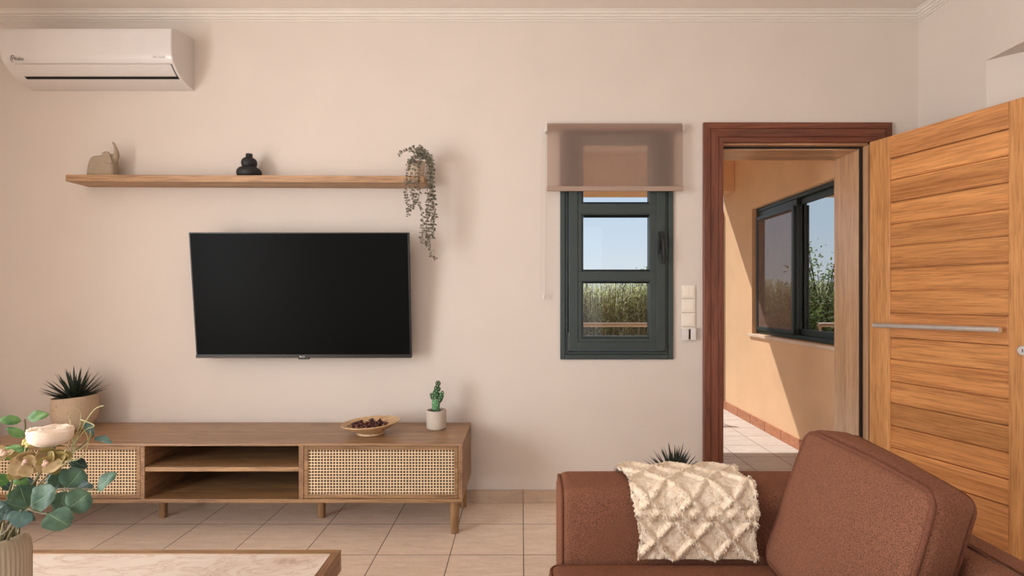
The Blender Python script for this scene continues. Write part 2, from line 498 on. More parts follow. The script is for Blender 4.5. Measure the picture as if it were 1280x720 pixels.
M['earth'] = plain('earth', (150, 128, 96), .95, var=.2, scale=2)
M['rail_wood'] = plain('rail_paint', (188, 164, 138), .5)

# ----------------------------------------------------------------- room shell
H = 2.775
WIN = (.223, .852, .817, 2.125)       # window hole in the back wall
DOR = (1.125, 1.975, 0, 2.042)        # door hole
XL, XR, YB = -3.1, 2.25, -5.6

bm = BM(); box(bm, (XL-.65, YB-.2, -.12), (XR+.5, .27, 0)); struct(obj('floor', bm, M['floor']))
bm = BM(); box(bm, (XL-.65, YB-.2, H), (XR+.5, .27, H+.15)); struct(obj('ceiling', bm, M['ceiling']))
bm = BM(); wall_grid(bm, 'y', 0, .265, [XL-.65, XR+.5], [0, H], [WIN, DOR])
for f in bm.faces:
    if f.calc_center_median().y > .26: f.material_index = 1
struct(obj('wall_back', bm, [M['wall'], M['ochre']]))
# left wall with the big opening that lights the room
LW = (-4.75, -2.15, .0, 2.45)
bm = BM(); wall_grid(bm, 'x', XL-.62, XL, [YB-.2, 0], [0, H], [LW]); struct(obj('wall_left', bm, M['wall']))
BW = (-1.9, 1.3, .0, 2.3)
bm = BM(); wall_grid(bm, 'y', YB-.2, YB, [XL, XR], [0, H], [BW]); struct(obj('wall_front', bm, M['wall']))
# right wall with the splayed recess the open door leans into
bm = BM()
box(bm, (XR, -.45, 0), (XR+.5, 0, H))
pz = [(XR, -.45), (XR+.5, -.45), (XR+.5, -.95)]
lo_ = [bm.verts.new((x, y, 0)) for x, y in pz]; hi_ = [bm.verts.new((x, y, 2.31)) for x, y in pz]
bm.faces.new(lo_); bm.faces.new(list(reversed(hi_)))
for k in range(3): bm.faces.new((lo_[k], lo_[(k+1) % 3], hi_[(k+1) % 3], hi_[k]))
box(bm, (XR, -1.75, 2.31), (XR+.5, -.45, H))
box(bm, (XR+.45, -1.75, 0), (XR+.5, -.95, 2.31))
box(bm, (XR, YB, 0), (XR+.5, -1.75, H))
bmesh.ops.recalc_face_normals(bm, faces=bm.faces)
struct(obj('wall_right', bm, M['wall']))

# cornices
def cornice(name, f):
    bm = BM()
    prof = [(0, -.052), (.004, -.052), (.010, -.044), (.018, -.042), (.020, -.034), (.028, -.032), (.031, -.022), (.040, -.020), (.044, -.008), (.050, -.006), (.050, 0), (0, 0)]
    a = [bm.verts.new(f(o, z, 0)) for o, z in prof]; b = [bm.verts.new(f(o, z, 1)) for o, z in prof]
    for k in range(len(prof)): 
        k2 = (k + 1) % len(prof); bm.faces.new((a[k], b[k], b[k2], a[k2]))
    bmesh.ops.recalc_face_normals(bm, faces=bm.faces)
    struct(obj(name, bm, M['cornice']))
cornice('trim_2', lambda o, z, e: V((XL + o if e == 0 else XR - o, -o - .0005, H + z - .0005)))
cornice('trim_3', lambda o, z, e: V((XR - o - .0005, -o if e == 0 else YB + o, H + z - .0005)))
cornice('trim_4', lambda o, z, e: V((XL + o + .0005, -o if e == 0 else YB + o, H + z - .0005)))
# tile skirting
bm = BM(); box(bm, (XL, -.011, 0), (1.022, -.0005, .072)); struct(obj('baseboard_back', bm, M['skirting'], bevel=.002))
bm = BM(); box(bm, (2.093, -.011, 0), (XR, -.0005, .072)); struct(obj('baseboard_corner', bm, M['skirting'], bevel=.002))
bm = BM(); box(bm, (XR-.011, -.44, 0), (XR-.0005, -.011, .072)); struct(obj('baseboard_right', bm, M['skirting'], bevel=.002))

# ----------------------------------------------------------------- door casing + jambs
def casing_run(bm, prof, path):
    """path: list of (x,z, inward normals) outer edge points; prof (inset, protrusion)"""
    rows = []
    for (x, z, ix, iz) in path:
        rows.append([bm.verts.new((x + ix * o, -p, z + iz * o)) for o, p in prof])
    for i in range(len(rows) - 1):
        for k in range(len(prof) - 1):
            f = bm.faces.new((rows[i][k], rows[i+1][k], rows[i+1][k+1], rows[i][k+1]))
            f.material_index = 1 if i == 1 else 0
bm = BM()
prof = [(0, .0), (0, .020), (.004, .024), (.034, .024), (.036, .019), (.039, .019), (.041, .023), (.080, .023), (.082, .017), (.085, .017), (.088, .020), (.109, .018), (.114, .012), (.114, -.03)]
x0, x1, zt = 1.026, 2.089, 2.149
casing_run(bm, prof, [(x0, 0, 1, 0), (x0, zt, 1, -1), (x1, zt, -1, -1), (x1, 0, -1, 0)])
# thin dark mitre lines are real gaps: separate the three boards a hair
bmesh.ops.recalc_face_normals(bm, faces=bm.faces)
tr1 = struct(obj('trim_1', bm, [M['casing'], M['casing_h']]))
bm = BM()
box(bm, (1.126, .0, 0), (1.137, .045, 2.03)); box(bm, (1.126, .045, 0), (1.155, .292, 2.03))
box(bm, (1.963, .0, 0), (1.974, .045, 2.03)); box(bm, (1.940, .052, 0), (1.974, .292, 2.03))
struct(obj('door_jamb', bm, M['jamb'], tr1, bevel=.002))
bm = BM(); box(bm, (1.137, 0, 2.029), (1.963, .045, 2.041)); box(bm, (1.155, .052, 2.012), (1.940, .292, 2.0415))
struct(obj('door_head', bm, M['jamb_h'], tr1, bevel=.002))
bm = BM(); box(bm, (1.945, .046, 0), (1.962, .0515, 2.03)); box(bm, (1.155, .046, 2.0185), (1.945, .0515, 2.04))
obj('door_gasket', bm, M['gasket'], tr1)
bm = BM(); box(bm, (1.126, -.02, 0), (1.974, .292, .012)); obj('door_threshold', bm, M['jamb_h'], tr1, bevel=.003)

# ----------------------------------------------------------------- open door leaf
du = V((.309, -.951, 0)).normalized(); dn = V((du.y, -du.x, 0))     # dn: visible face normal (towards the room, left)
A = V((1.942, -.047, 0))
DM = Matrix(((du.x, -dn.x, 0, A.x), (du.y, -dn.y, 0, A.y), (0, 0, 1, 0), (0, 0, 0, 1)))   # local: x along leaf, y into leaf (back), z up
door = thing('door_1', 'open wooden front door with horizontal boards and a long steel pull bar, swung in against the wall recess', 'door', A, kind='structure')
door.matrix_world = DM; WM[door] = DM
W_, ZB, ZT = .79, .014, 2.029
def dbox(name, lo, hi, m, bev=.003, parent=None):
    bm = BM(); box(bm, lo, hi)
    me_o = obj(name, _x(bm, DM), m, parent or door, bevel=bev)
    return me_o
def _x(bm, Mx):
    bmesh.ops.transform(bm, matrix=Mx, verts=bm.verts); return bm
dbox('stile', (0, 0, ZB), (.1195, .042, ZT), M['door_v'])
dbox('stile', (.668, 0, ZB), (W_, .042, ZT), M['door_v'])
dbox('rail', (.1195, 0.0005, 1.910), (.668, .042, ZT), M['door_rail'])
dbox('rail', (.1195, 0.0005, .951), (.668, .042, 1.079), M['door_rail'])
dbox('rail', (.1195, 0.0005, ZB), (.668, .042, .239), M['door_rail'])
def boards(z0, z1, n):
    bm = BM(); p = (z1 - z0) / n; g = .0045
    for k in range(n):
        a, b = z0 + p * k, z0 + p * (k + 1)
        pr = [(a, .016), (a + g, .009), (a + g + .004, .0095), (b - g - .004, .0095), (b - g, .009), (b, .016)]
        pr = [(a, .0225), (a + .0022, .0225), (a + .0035, .0105), (a + .0075, .0105), (a+.009, .0075), (b - .0035, .0075), (b - .0022, .0225), (b, .0225)]
        for i in range(len(pr) - 1):
            (za, ya), (zb, yb) = pr[i], pr[i+1]
            quad(bm, (.119, ya, za), (.669, ya, za), (.669, yb, zb), (.119, yb, zb))
            quad(bm, (.119, .036, za), (.119, .036, zb), (.669, .036, zb), (.669, .036, za))
    obj('panel', _x(bm, DM), M['door_h'], door)
boards(1.079, 1.910, 7); boards(.239, .951, 6)
bm = BM(); zb = 1.0165; tube(bm, [(.067, -.05, 1.012), (.667, -.05, 1.021)], .0135, 20)
bar = obj('pull_handle', _x(bm, DM), M['steel'], door, smooth=True)
for s in (.14, .594):
    bm = BM(); tube(bm, [(s, .0, zb), (s, -.05, zb)], .008, 14); obj('handle_post', _x(bm, DM), M['steel'], bar, smooth=True)
bm = BM(); tube(bm, [(.727, .001, .934), (.727, -.006, .934), (.727, -.011, .934)], [.024, .024, .019], 24)
lk = obj('lock_cylinder', _x(bm, DM), M['steel'], door, smooth=True)
bm = BM(); box(bm, (.7255, -.0125, .927), (.7285, -.0108, .941)); obj('keyhole', _x(bm, DM), M['slot'], lk)
for z in (.25, 1.05, 1.85):
    bm = BM(); tube(bm, [(-.008, .03, z-.045), (-.008, .03, z+.045)], .007, 12); obj('hinge', _x(bm, DM), M['steel'], door, smooth=True)

# ----------------------------------------------------------------- window_1 (green aluminium casement)
w = thing('window_1', 'dark green casement window half covered by a roller blind', 'window', (.5375, 0, .812), kind='structure')
def ring(bm, x0, x1, z0, z1, t, y0, y1, mi=0):
    box(bm, (x0, y0, z0), (x0 + t, y1, z1), mi); box(bm, (x1 - t, y0, z0), (x1, y1, z1), mi)
    box(bm, (x0 + t, y0, z0), (x1 - t, y1, z0 + t), mi); box(bm, (x0 + t, y0, z1 - t), (x1 - t, y1, z1), mi)
bm = BM(); ring(bm, .218, .857, .812, 2.13, .028, -.016, .06); ring(bm, .246, .829, .840, 2.102, .016, -.006, .06)
obj('window_frame', bm, M['green_metal'], w, bevel=.003)
bm = BM(); ring(bm, .266, .809, .862, 2.085, .05, -.026, .05)
ring(bm, .314, .761, .908, 2.078, .025, -.020, .045)
for z0_, z1_ in ((1.243, 1.320), (1.620, 1.701)):
    box(bm, (.316, -.022, z0_+.012), (.759, .045, z1_-.012)); box(bm, (.339, -.014, z0_), (.731, .042, z1_))
lites = [(.944, 1.243), (1.320, 1.620), (1.701, 2.041)]
for z0_, z1_ in lites:
    ring(bm, .339, .731, z0_-.010, z1_+.010, .010, -.014, .04)
box(bm, (.724, -.021, .862), (.765, .045, 2.085)); 
sash = obj('sash', bm, M['green_metal'], w, bevel=.0025)
for z0_, z1_ in lites:
    bm = BM(); quad(bm, (.345, .012, z0_-.004), (.725, .012, z0_-.004), (.725, .012, z1_+.004), (.345, .012, z1_+.004)); obj('pane', bm, M['glass'], sash)
bm = BM(); box(bm, (.768, -.034, 1.475), (.800, -.026, 1.535)); box(bm, (.776, -.046, 1.44), (.794, -.030, 1.525))
tube(bm, [(.786, -.046, 1.50), (.786, -.062, 1.478), (.790, -.062, 1.43), (.794, -.058, 1.37), (.790, -.050, 1.352)], [.009, .010, .010, .0095, .007], 10)
tube(bm, [(.772, -.034, 1.52), (.770, -.036, 1.44), (.766, -.034, 1.405)], [.006, .006, .004], 8)
obj('window_handle', bm, M['black'], w, smooth=True)
for z in (.91, 1.98):
    bm = BM(); tube(bm, [(.264, -.018, z-.055), (.264, -.018, z+.055)], .006, 10); obj('hinge', bm, M['green_dark'], w, smooth=True)
bm = BM(); box(bm, (.205, .235, .79), (.87, .33, .812)); obj('window_sill', bm, M['ochre'], w, bevel=.004)

# ----------------------------------------------------------------- roller blind
rb = thing('roller_blind', 'taupe roller blind half drawn over the green window', 'blind', (.52, -.05, 2.15))
bm = BM(); x0, x1 = (684-CX)*3.02/F, (853.5-CX)*3.02/F
zt_, zb_ = 1.166+217.5*3.02/F, 1.166+137*3.02/F
n = 24
for i in range(n):
    a, b = x0 + (x1-x0)*i/n, x0 + (x1-x0)*(i+1)/n
    wa, wb = .0015*math.sin(i*1.3), .0015*math.sin((i+1)*1.3)
    quad(bm, (a, -.062, zt_-.01), (b, -.062, zt_-.01), (b, -.060+wb, zb_), (a, -.060+wa, zb_))
obj('blind_cloth', bm, M['blind'], rb, smooth=True)
bm = BM(); tube(bm, [(x0, -.038, zt_-.018), (x1, -.038, zt_-.018)], .021, 20); obj('roller_tube', bm, M['blind_bar'], rb, smooth=True)
bm = BM(); box(bm, (x0-.002, -.0655, zb_-.022), (x1+.002, -.0545, zb_+.006)); obj('bottom_bar', bm, M['blind_bar'], rb, bevel=.003)
for xx in (x0-.008, x1):
    bm = BM(); box(bm, (xx, -.058, zt_-.045), (xx+.008, 0, zt_+.004)); obj('bracket', bm, M['white_plastic'], rb, bevel=.002)
bm = BM()
for k, (xa, pb) in enumerate((((681-CX)*3.03/F, 352), ((684-CX)*3.03/F-.026, 372))):
    pts = [(xa - .01*math.sin(j/14*2)*k, -.04+.008*k, zt_-.02 - (zt_-.02 - (CAM.z-(372-CY)*3.03/F))*j/14) for j in range(15)]
    tube(bm, pts, .0016, 6)
for j in range(9):
    pass
obj('pull_chain', bm, M['white_plastic'], rb, smooth=True)
bm = BM(); xa = (682-CX)*3.03/F-.008; ellipsoid(bm, (xa, -.036, CAM.z+.0), (.009, .006, .016)); obj('chain_weight', bm, M['white_plastic'], rb, smooth=True)

# ----------------------------------------------------------------- switches and socket
def plate(zc, label, kind):
    s_ = thing('light_switch' if kind else 'wall_socket', label, 'switch' if kind else 'socket', (.9445, 0, zc), group=None)
    bm = BM(); box(bm, (.906, -.009, zc-.0375), (.983, -.0005, zc+.0375)); obj('switch_plate' if kind else 'socket_plate', bm, M['switch'], s_, bevel=.003)
    if kind:
        xs = [(.917, .972)] if kind == 1 else [(.917, .944), (.945, .972)]
        for a, b in xs:
            bm = BM(); box(bm, (a, -.0135, zc-.0265), (b, -.009, zc+.0265)); obj('rocker', bm, M['switch'], s_, bevel=.002)
    return s_
zs = [CAM.z-(p-CY)*3.08/F for p in (364.5, 382, 399.5)]
plate(zs[0], 'cream double-rocker switch, topmost of the plates beside the door', 2)
plate(zs[1], 'cream single-rocker switch under the double-rocker switch', 1)
plate(zs[2], 'cream single-rocker switch just above the wall socket', 1)
so = plate(CAM.z-(417-CY)*3.08/F, 'white wall socket with a small plug-in cover, lowest of the plates beside the door', 0)
zc = CAM.z-(417-CY)*3.08/F
bm = BM(); box(bm, (.903, -.032, zc-.038), (.939, -.009, zc+.03)); obj('plug_in', bm, M['white_plastic'], so, bevel=.004)
bm = BM(); box(bm, (.952, -.028, zc-.036), (.982, -.009, zc+.034)); obj('plug_in', bm, M['white_plastic'], so, bevel=.004)
bm = BM(); box(bm, (.939, -.016, zc-.03), (.952, -.010, zc+.026)); tube(bm, [(.946, -.02, zc+.02), (.942, -.026, zc), (.947, -.02, zc-.022)], .004, 8)
obj('plug_pins', bm, M['dark_socket'], so)

# ----------------------------------------------------------------- air conditioner
ac = thing('air_conditioner', 'white split air conditioner unit high on the wall at left', 'air conditioner', (-2.31, 0, 2.332))
AX0, AX1 = -2.766, -1.858
raw = [(0, 2.624), (.06, 2.620), (.12, 2.611), (.165, 2.602), (.182, 2.598), (.190, 2.592), (.1935, 2.582), (.195, 2.56), (.195, 2.50), (.194, 2.46), (.190, 2.438), (.182, 2.421), (.167, 2.405), (.150, 2.388), (.133, 2.3735), (.110, 2.360), (.086, 2.350), (.045, 2.340), (.004, 2.333), (0, 2.333)]
bm = BM()
a = [bm.verts.new((AX0, -o-.0005, z)) for o, z in raw]; b = [bm.verts.new((AX1, -o-.0005, z)) for o, z in raw]
for k in range(len(raw)-1): bm.faces.new((a[k], a[k+1], b[k+1], b[k]))
bm.faces.new(list(reversed(a))); bm.faces.new(b)
bmesh.ops.recalc_face_normals(bm, faces=bm.faces)
body = obj('housing', bm, M['white_plastic'], ac, smooth=True)
me = body.data
import bisect
def prof_at(z):       # offset from wall along the visible front profile
    pts = sorted([(zz, o) for o, zz in raw[5:]])
    for i in range(len(pts)-1):
        if pts[i][0] <= z <= pts[i+1][0]:
            tt = (z-pts[i][0])/max(1e-9, pts[i+1][0]-pts[i][0]); return pts[i][1]+(pts[i+1][1]-pts[i][1])*tt
    return pts[-1][1]
def shell(name, x0, x1, z0, z1, off, thick, m, n=8, parent=ac, taper=0):
    bm = BM(); rows = []
    for i in range(n+1):
        z = z1+(z0-z1)*i/n; o = prof_at(z); o2 = prof_at(z-.002); nrm = V((0, -(.002), -(o-o2)*-1)).normalized()
        nrm = V((0, -1, (prof_at(z-.003)-prof_at(z+.003))/.006)).normalized()
        tx = taper*i/n
        rows.append([bm.verts.new(V((x, -o, z))+nrm*h) for x in (x0+tx, x1-tx) for h in (off-thick, off)])
    for i in range(n):
        r, s = rows[i], rows[i+1]
        bm.faces.new((r[1], s[1], s[3], r[3])); bm.faces.new((r[0], s[0], s[1], r[1])); bm.faces.new((r[3], s[3], s[2], r[2]))
    bm.faces.new((rows[0][0], rows[0][1], rows[0][3], rows[0][2])); bm.faces.new((rows[-1][1], rows[-1][0], rows[-1][2], rows[-1][3]))
    bmesh.ops.recalc_face_normals(bm, faces=bm.faces)
    return obj(name, bm, m, parent, smooth=True)
shell('front_panel', AX0+.003, AX1-.003, 2.4165, 2.588, .0035, .0035, M['white_plastic'], 14)
shell('air_outlet', AX0+.058, AX1-.014, 2.358, 2.4125, .0012, .002, M['slot'], 10)
shell('flap', AX0+.062, AX1-.018, 2.3685, 2.412, .0055, .0045, M['white_plastic'], 8)
def text(name, body_, size, loc, rot, m, parent, shear=0, align='CENTER', extrude=.0003):
    cu = bpy.data.curves.new(name, 'FONT'); cu.body = body_; cu.size = size; cu.align_x = align; cu.align_y = 'CENTER'; cu.shear = shear; cu.extrude = extrude
    cu.materials.append(m)
    tmp = bpy.data.objects.new(name, cu); COL.objects.link(tmp)
    me = bpy.data.meshes.new_from_object(tmp.evaluated_get(bpy.context.evaluated_depsgraph_get()))
    bpy.data.objects.remove(tmp); bpy.data.curves.remove(cu)
    me.name = name; me.materials.clear(); me.materials.append(m)
    o = bpy.data.objects.new(name, me); COL.objects.link(o); o.parent = parent
    Wm = Matrix.Translation(V(loc)) @ rot
    o.matrix_local = WM[parent].inverted() @ Wm
    return o
RF = Matrix.Rotation(math.pi/2, 4, 'X')
p = P(22.3, 73.9, 2.884)
text('logo', 'Midea', .026, (p.x, -.1985, p.z), RF, M['grey_print'], ac, shear=.25)
bm = BM(); pc = P(16.4, 73.5, 2.884)
tube(bm, [(pc.x+.010*math.cos(a_), -.1985, pc.z+.018*math.sin(a_)) for a_ in [math.radians(40+20*k) for k in range(13)]], .0015, 6)
obj('logo_arc', bm, M['grey_print'], ac)
p = P(199, 71.5, 2.884)
text('model_lettering', 'ALL EASY', .017, (p.x, -.1985, p.z), RF, M['pale_print'], ac)

# ----------------------------------------------------------------- wall shelf + items
SZ = 1.8235; SX0, SX1 = -2.452, -.524
sl = -.0042     # slight sag of the shelf to the right (dz per m)
def shz(x): return SZ + sl*(x-SX0)
bm = BM(); vs = box(bm, (SX0, -.16, SZ-.0365), (SX1, -.001, SZ))
for v_ in vs: v_.co.z += sl*(v_.co.x-SX0)
tag(obj('wall_shelf', bm, M['shelf_oak'], origin=(-1.488, -.08, SZ-.018), bevel=.0015), 'long light oak floating shelf on the wall above the television', 'shelf')

# elephant
def zpt(zx, zy, d=2.985): return P(90+zx/11.08, 160+zy/11.08, d)
el = thing('elephant_figurine', 'beige speckled stone elephant figurine with raised trunk at the left end of the shelf', 'figurine', (-2.307, -.09, shz(-2.307)))
out = [(222, 632), (232, 560), (242, 490), (258, 420), (282, 370), (320, 342), (370, 340), (420, 334), (460, 318), (500, 320), (560, 330), (598, 400), (604, 470), (602, 632)]
bm = BM()
dz = shz(-2.307) - zpt(0, 632).z
pl = [zpt(*q)+V((0, 0, dz)) for q in out]
fr = [bm.verts.new((p.x, -.118, p.z)) for p in pl]; bk = [bm.verts.new((p.x, -.062, p.z)) for p in pl]
bm.faces.new(fr); bm.faces.new(list(reversed(bk)))
for k in range(len(pl)):
    k2 = (k+1) % len(pl); bm.faces.new((fr[k2], fr[k], bk[k], bk[k2]))
bmesh.ops.recalc_face_normals(bm, faces=bm.faces)
bmesh.ops.bevel(bm, geom=[e for e in bm.edges if abs(e.verts[0].co.y-e.verts[1].co.y) < 1e-6], offset=.016, segments=4, affect='EDGES', profile=.5)
tp = [zpt(*q)+V((0, 0, dz)) for q in [(545, 470), (578, 400), (604, 330), (606, 280), (598, 235), (582, 190), (564, 155), (548, 142)]]
tube(bm, [(p.x, -.09, p.z) for p in tp], [.017, .0165, .0155, .0125, .0085, .0065, .0058, .004], 14)
ellipsoid(bm, zpt(545, 395)+V((0, .001, dz)), (.026, .024, .034), seg=18, rings=12)
eb = obj('body', bm, M['elephant'], el, smooth=True)
r_ = eb.modifiers.new('r', 'REMESH'); r_.mode = 'VOXEL'; r_.voxel_size = .0022; r_.use_smooth_shade = True
s_ = eb.modifiers.new('s', 'SMOOTH'); s_.iterations = 5; s_.factor = .5
bm = BM(); eo = [(465, 310), (490, 292), (530, 290), (560, 305), (575, 350), (592, 400), (600, 440), (585, 462), (550, 466), (515, 450), (485, 420), (465, 380), (458, 345)]
ep = [zpt(*q)+V((0, 0, dz)) for q in eo]; cE = sum(ep, V())/len(ep)
for y_, sc_ in ((None, 0),): pass
ringsE = []
for sc_, y_ in ((1, -.110), (1.06, -.116), (1.0, -.122), (.8, -.123), (.45, -.120)):
    ringsE.append([bm.verts.new((cE.x+(p.x-cE.x)*sc_, y_, cE.z+(p.z-cE.z)*sc_)) for p in ep])
for i in range(len(ringsE)-1):
    for k in range(len(ep)):
        k2 = (k+1) % len(ep); bm.faces.new((ringsE[i][k], ringsE[i][k2], ringsE[i+1][k2], ringsE[i+1][k]))
bm.faces.new(ringsE[-1]); bm.faces.new(list(reversed(ringsE[0]))); bmesh.ops.recalc_face_normals(bm, faces=bm.faces)
e2 = obj('ear', bm, M['elephant'], el, smooth=True, auto=False)
sb = e2.modifiers.new('s', 'SUBSURF'); sb.levels = 1; sb.render_levels = 2

# black vase
vx = (311.5-CX)*2.99/F; vz = shz(vx)
bm = BM()
pr = [(0, 0), (.045, 0), (.055, .003), (.062, .014), (.0645, .027), (.062, .040), (.053, .052), (.040, .059), (.0355, .062), (.0385, .068), (.0405, .080), (.0395, .092), (.034, .103), (.024, .110), (.0185, .113), (.0175, .118), (.0178, .131), (.0165, .133), (.0145, .131), (.014, .112), (.0, .10)]
lathe(bm, pr, (vx, -.09, vz), 48)
tag(obj('vase', bm, M['black'], smooth=True, origin=(vx, -.09, vz)), 'small matte black double-gourd vase in the middle of the shelf', 'vase')

# trailing plant
random.seed(7)
px_, pz_ = -.579, shz(-.579)
tpn = thing('trailing_plant', 'trailing grey-green plant in a beige pot spilling over the right end of the shelf', 'plant', (px_, -.095, pz_))
bm = BM(); lathe(bm, [(0, 0), (.036, 0), (.040, .004), (.049, .085), (.050, .090), (.046, .090), (.044, .078), (0, .078)], (px_, -.095, pz_), 32); obj('pot', bm, M['beige_pot'], tpn, smooth=True)
bm = BM(); lathe(bm, [(.0445, .079), (0, .084)], (px_, -.095, pz_), 24); obj('soil', bm, M['soil'], tpn)
def roundleaf(bm, base, d, nrm, L, W, mi=0, fold=.15):
    d = d.normalized(); s = d.cross(nrm).normalized(); nn = s.cross(d).normalized()
    rows = []
    for t_, w_ in ((0, .0), (.2, .75), (.5, 1), (.8, .72), (1, .0)):
        c = base+d*(L*t_)-nn*(L*.18*t_*t_)
        if w_ == 0: rows.append([bm.verts.new(c)])
        else: rows.append([bm.verts.new(c+s*(W*.5*w_*k)+nn*(fold*W*.5*abs(k)*w_)) for k in (-1, 0, 1)])
    for i in range(4):
        r, q = rows[i], rows[i+1]
        if len(r) == 1: fs = [(r[0], q[0], q[1]), (r[0], q[1], q[2])]
        elif len(q) == 1: fs = [(r[0], q[0], r[1]), (r[1], q[0], r[2])]
        else: fs = [(r[0], q[0], q[1], r[1]), (r[1], q[1], q[2], r[2])]
        for f in fs: bm.faces.new(f).material_index = mi
strands = [  # px waypoints, depth
    [(520, 196), (513, 200), (508.5, 212), (508, 232), (509, 250), (511, 262), (510, 270)],
    [(522, 195), (515, 200), (513, 220), (514.5, 240), (517, 252), (513, 262)],
    [(524, 196), (519, 203), (519, 225), (518, 245), (517.5, 258)],
    [(527, 196), (525, 205), (524, 225), (524, 243), (523, 255), (527, 266), (529, 276), (527, 290), (528, 304)],
    [(528, 195), (534, 204), (535, 225), (534, 245), (534, 262), (534, 276), (532, 296)],
    [(529, 194), (537, 203), (538, 225), (538, 248), (540, 262), (538, 280), (535, 300), (534, 308)],
    [(529, 193), (538, 200), (541, 222), (542, 248), (544, 264), (543, 280), (540, 296)],
    [(530, 193), (536, 199), (540, 212), (541, 238), (540, 262), (542, 290), (538, 300)],
    [(529, 194), (534, 200), (537, 220), (536, 256), (533, 275), (534, 295), (535, 306), (539, 314), (541, 322), (546, 324)],
    [(527, 195), (521, 190), (512, 188), (505, 190), (498, 193)],
    [(526, 195), (522, 188), (516, 184), (513, 188)],
    [(527, 195), (528, 187), (523, 183)],
    [(527, 195), (533, 190), (538, 196), (541, 206)],
    [(526, 195), (530, 190), (526, 185)],
    [(529, 194), (538, 198), (539, 215), (537, 230), (540, 245)],
]
def catmull(pts, k=6):
    out_ = []
    for i in range(len(pts)-1):
        p0, p1, p2, p3 = pts[max(i-1, 0)], pts[i], pts[i+1], pts[min(i+2, len(pts)-1)]
        for j in range(k):
            t_ = j/k
            out_.append(.5*((2*p1)+(p2-p0)*t_+(2*p0-5*p1+4*p2-p3)*t_*t_+(3*p1-p0-3*p2+p3)*t_**3))
    out_.append(pts[-1]); return out_
for si, stn in enumerate(strands):
    d0 = 2.985
    pts = []
    for j, (a, b) in enumerate(stn):
        d = d0 if j == 0 else (2.925-.008*min(j, 4)-.012*(si % 3)+.004*j)
        if b > 240: d = max(d, 2.90)
        pts.append(P(a, b, d))
    cv = catmull(pts, 5)
    bm = BM(); tube(bm, cv, .0011, 5, mi=1)
    acc = 0
    for i in range(1, len(cv)):
        acc += (cv[i]-cv[i-1]).length
        while acc > .0115:
            acc -= .0115
            t_ = (cv[i]-cv[i-1]).normalized()
            if i < 4 and random.random() < .4: continue
            for q in range(2):
                a_ = random.uniform(0, 6.28)
                side = (t_.orthogonal().normalized() @ Matrix.Rotation(a_, 3, t_)) if False else (Matrix.Rotation(a_, 3, t_) @ t_.orthogonal().normalized())
                dr = (side+t_*.3+V((0, -.2, 0))).normalized()
                nr = V((random.uniform(-.6, .6), -1, random.uniform(-.3, .8)))
                s0 = random.uniform(.011, .0185)
                roundleaf(bm, cv[i]+dr*.002, dr, nr, s0, s0*.85)
    obj('strand', bm, [M['trail_leaf'], M['trail_stem']], tpn, smooth=True, auto=False)

# ----------------------------------------------------------------- television
TXc = -1.1918; TW = 1.179
top = V((TXc, 2.9-3.08, 1.510)); bot = V((TXc, 2.97-3.08, .831))
tv = thing('television', 'large flat black television mounted on the wall above the media console', 'television', (TXc, -.14, 1.17))
uz = (top-bot).normalized(); th = (top-bot).length; nb = V((0, uz.z, -uz.y))   # pointing to the wall (+y)
TM = Matrix(((1, 0, 0, TXc), (0, nb.y, uz.y, bot.y), (0, nb.z, uz.z, bot.z), (0, 0, 0, 1)))
def tbox(name, lo, hi, m, bev=.002, par=tv):
    bm = BM(); box(bm, lo, hi); return obj(name, _x(bm, TM), m, par, bevel=bev)
tbox('casing', (-TW/2, .004, 0), (TW/2, .028, th), M['bezel'], .003)
tbox('rear_cover', (-TW*.36, .028, .04), (TW*.36, .055, th*.62), M['black'], .008)
tbox('screen', (-TW/2+.008, .0025, .020), (TW/2-.008, .006, th-.006), M['screen'], 0)
tbox('bezel', (-TW/2, .0, .0), (TW/2, .005, .017), M['bezel'], .001)
tbox('sensor_housing', (-.030, -.001, -.0075), (.030, .016, .0165), M['bezel'], .002)
text('logo', 'LG', .015, TM @ V((-.002, -.0018, .008)), TM.to_3x3().to_4x4() @ RF, M['silver_print'], tv)
bm = BM(); ellipsoid(bm, TM @ V((-.017, -.0012, .008)), (.0048, .001, .0048), seg=12, rings=6); obj('logo_dot', bm, M['silver_print'], tv)
bm = BM(); box(bm, (TXc-.25, -.075, 1.02), (TXc+.25, -.001, 1.10)); box(bm, (TXc-.18, -.105, .98), (TXc-.14, -.02, 1.30)); box(bm, (TXc+.14, -.105, .98), (TXc+.18, -.02, 1.30)); obj('wall_bracket', bm, M['black'], tv)

# ----------------------------------------------------------------- media console
KX0, KX1, KYF, KYB, KZ0, KZ1 = -2.632, -.2855, -.46, -.018, .172, .458
k = thing('media_console', 'low oak media console with rattan doors and an open centre below the television', 'console', (-1.46, -.24, 0))
def kbox(name, lo, hi, m, bev=.0015, par=k):
    bm = BM(); box(bm, lo, hi); return obj(name, bm, m, par, bevel=bev)
kbox('top_board', (KX0, KYF, KZ1-.012), (KX1, KYB, KZ1), M['oak_top'])
kbox('bottom_board', (KX0, KYF, KZ0), (KX1, KYB, KZ0+.018), M['oak'])
kbox('side_panel', (KX0, KYF, KZ0+.018), (KX0+.020, KYB, KZ1-.012), M['oak_y'])
kbox('side_panel', (KX1-.020, KYF, KZ0+.018), (KX1, KYB, KZ1-.012), M['oak_y'])
kbox('divider', (-1.841, KYF+.002, KZ0+.018), (-1.820, KYB, KZ1-.012), M['oak_y'])
kbox('divider', (-1.076, KYF+.002, KZ0+.018), (-1.052, KYB, KZ1-.012), M['oak_y'])
kbox('back_panel', (KX0+.02, KYB-.012, KZ0+.018), (KX1-.02, KYB-.002, KZ1-.012), M['shaded_back'])
kbox('shelf_board', (-1.820, KYF+.004, .322), (-1.076, KYB-.012, .343), M['oak'])
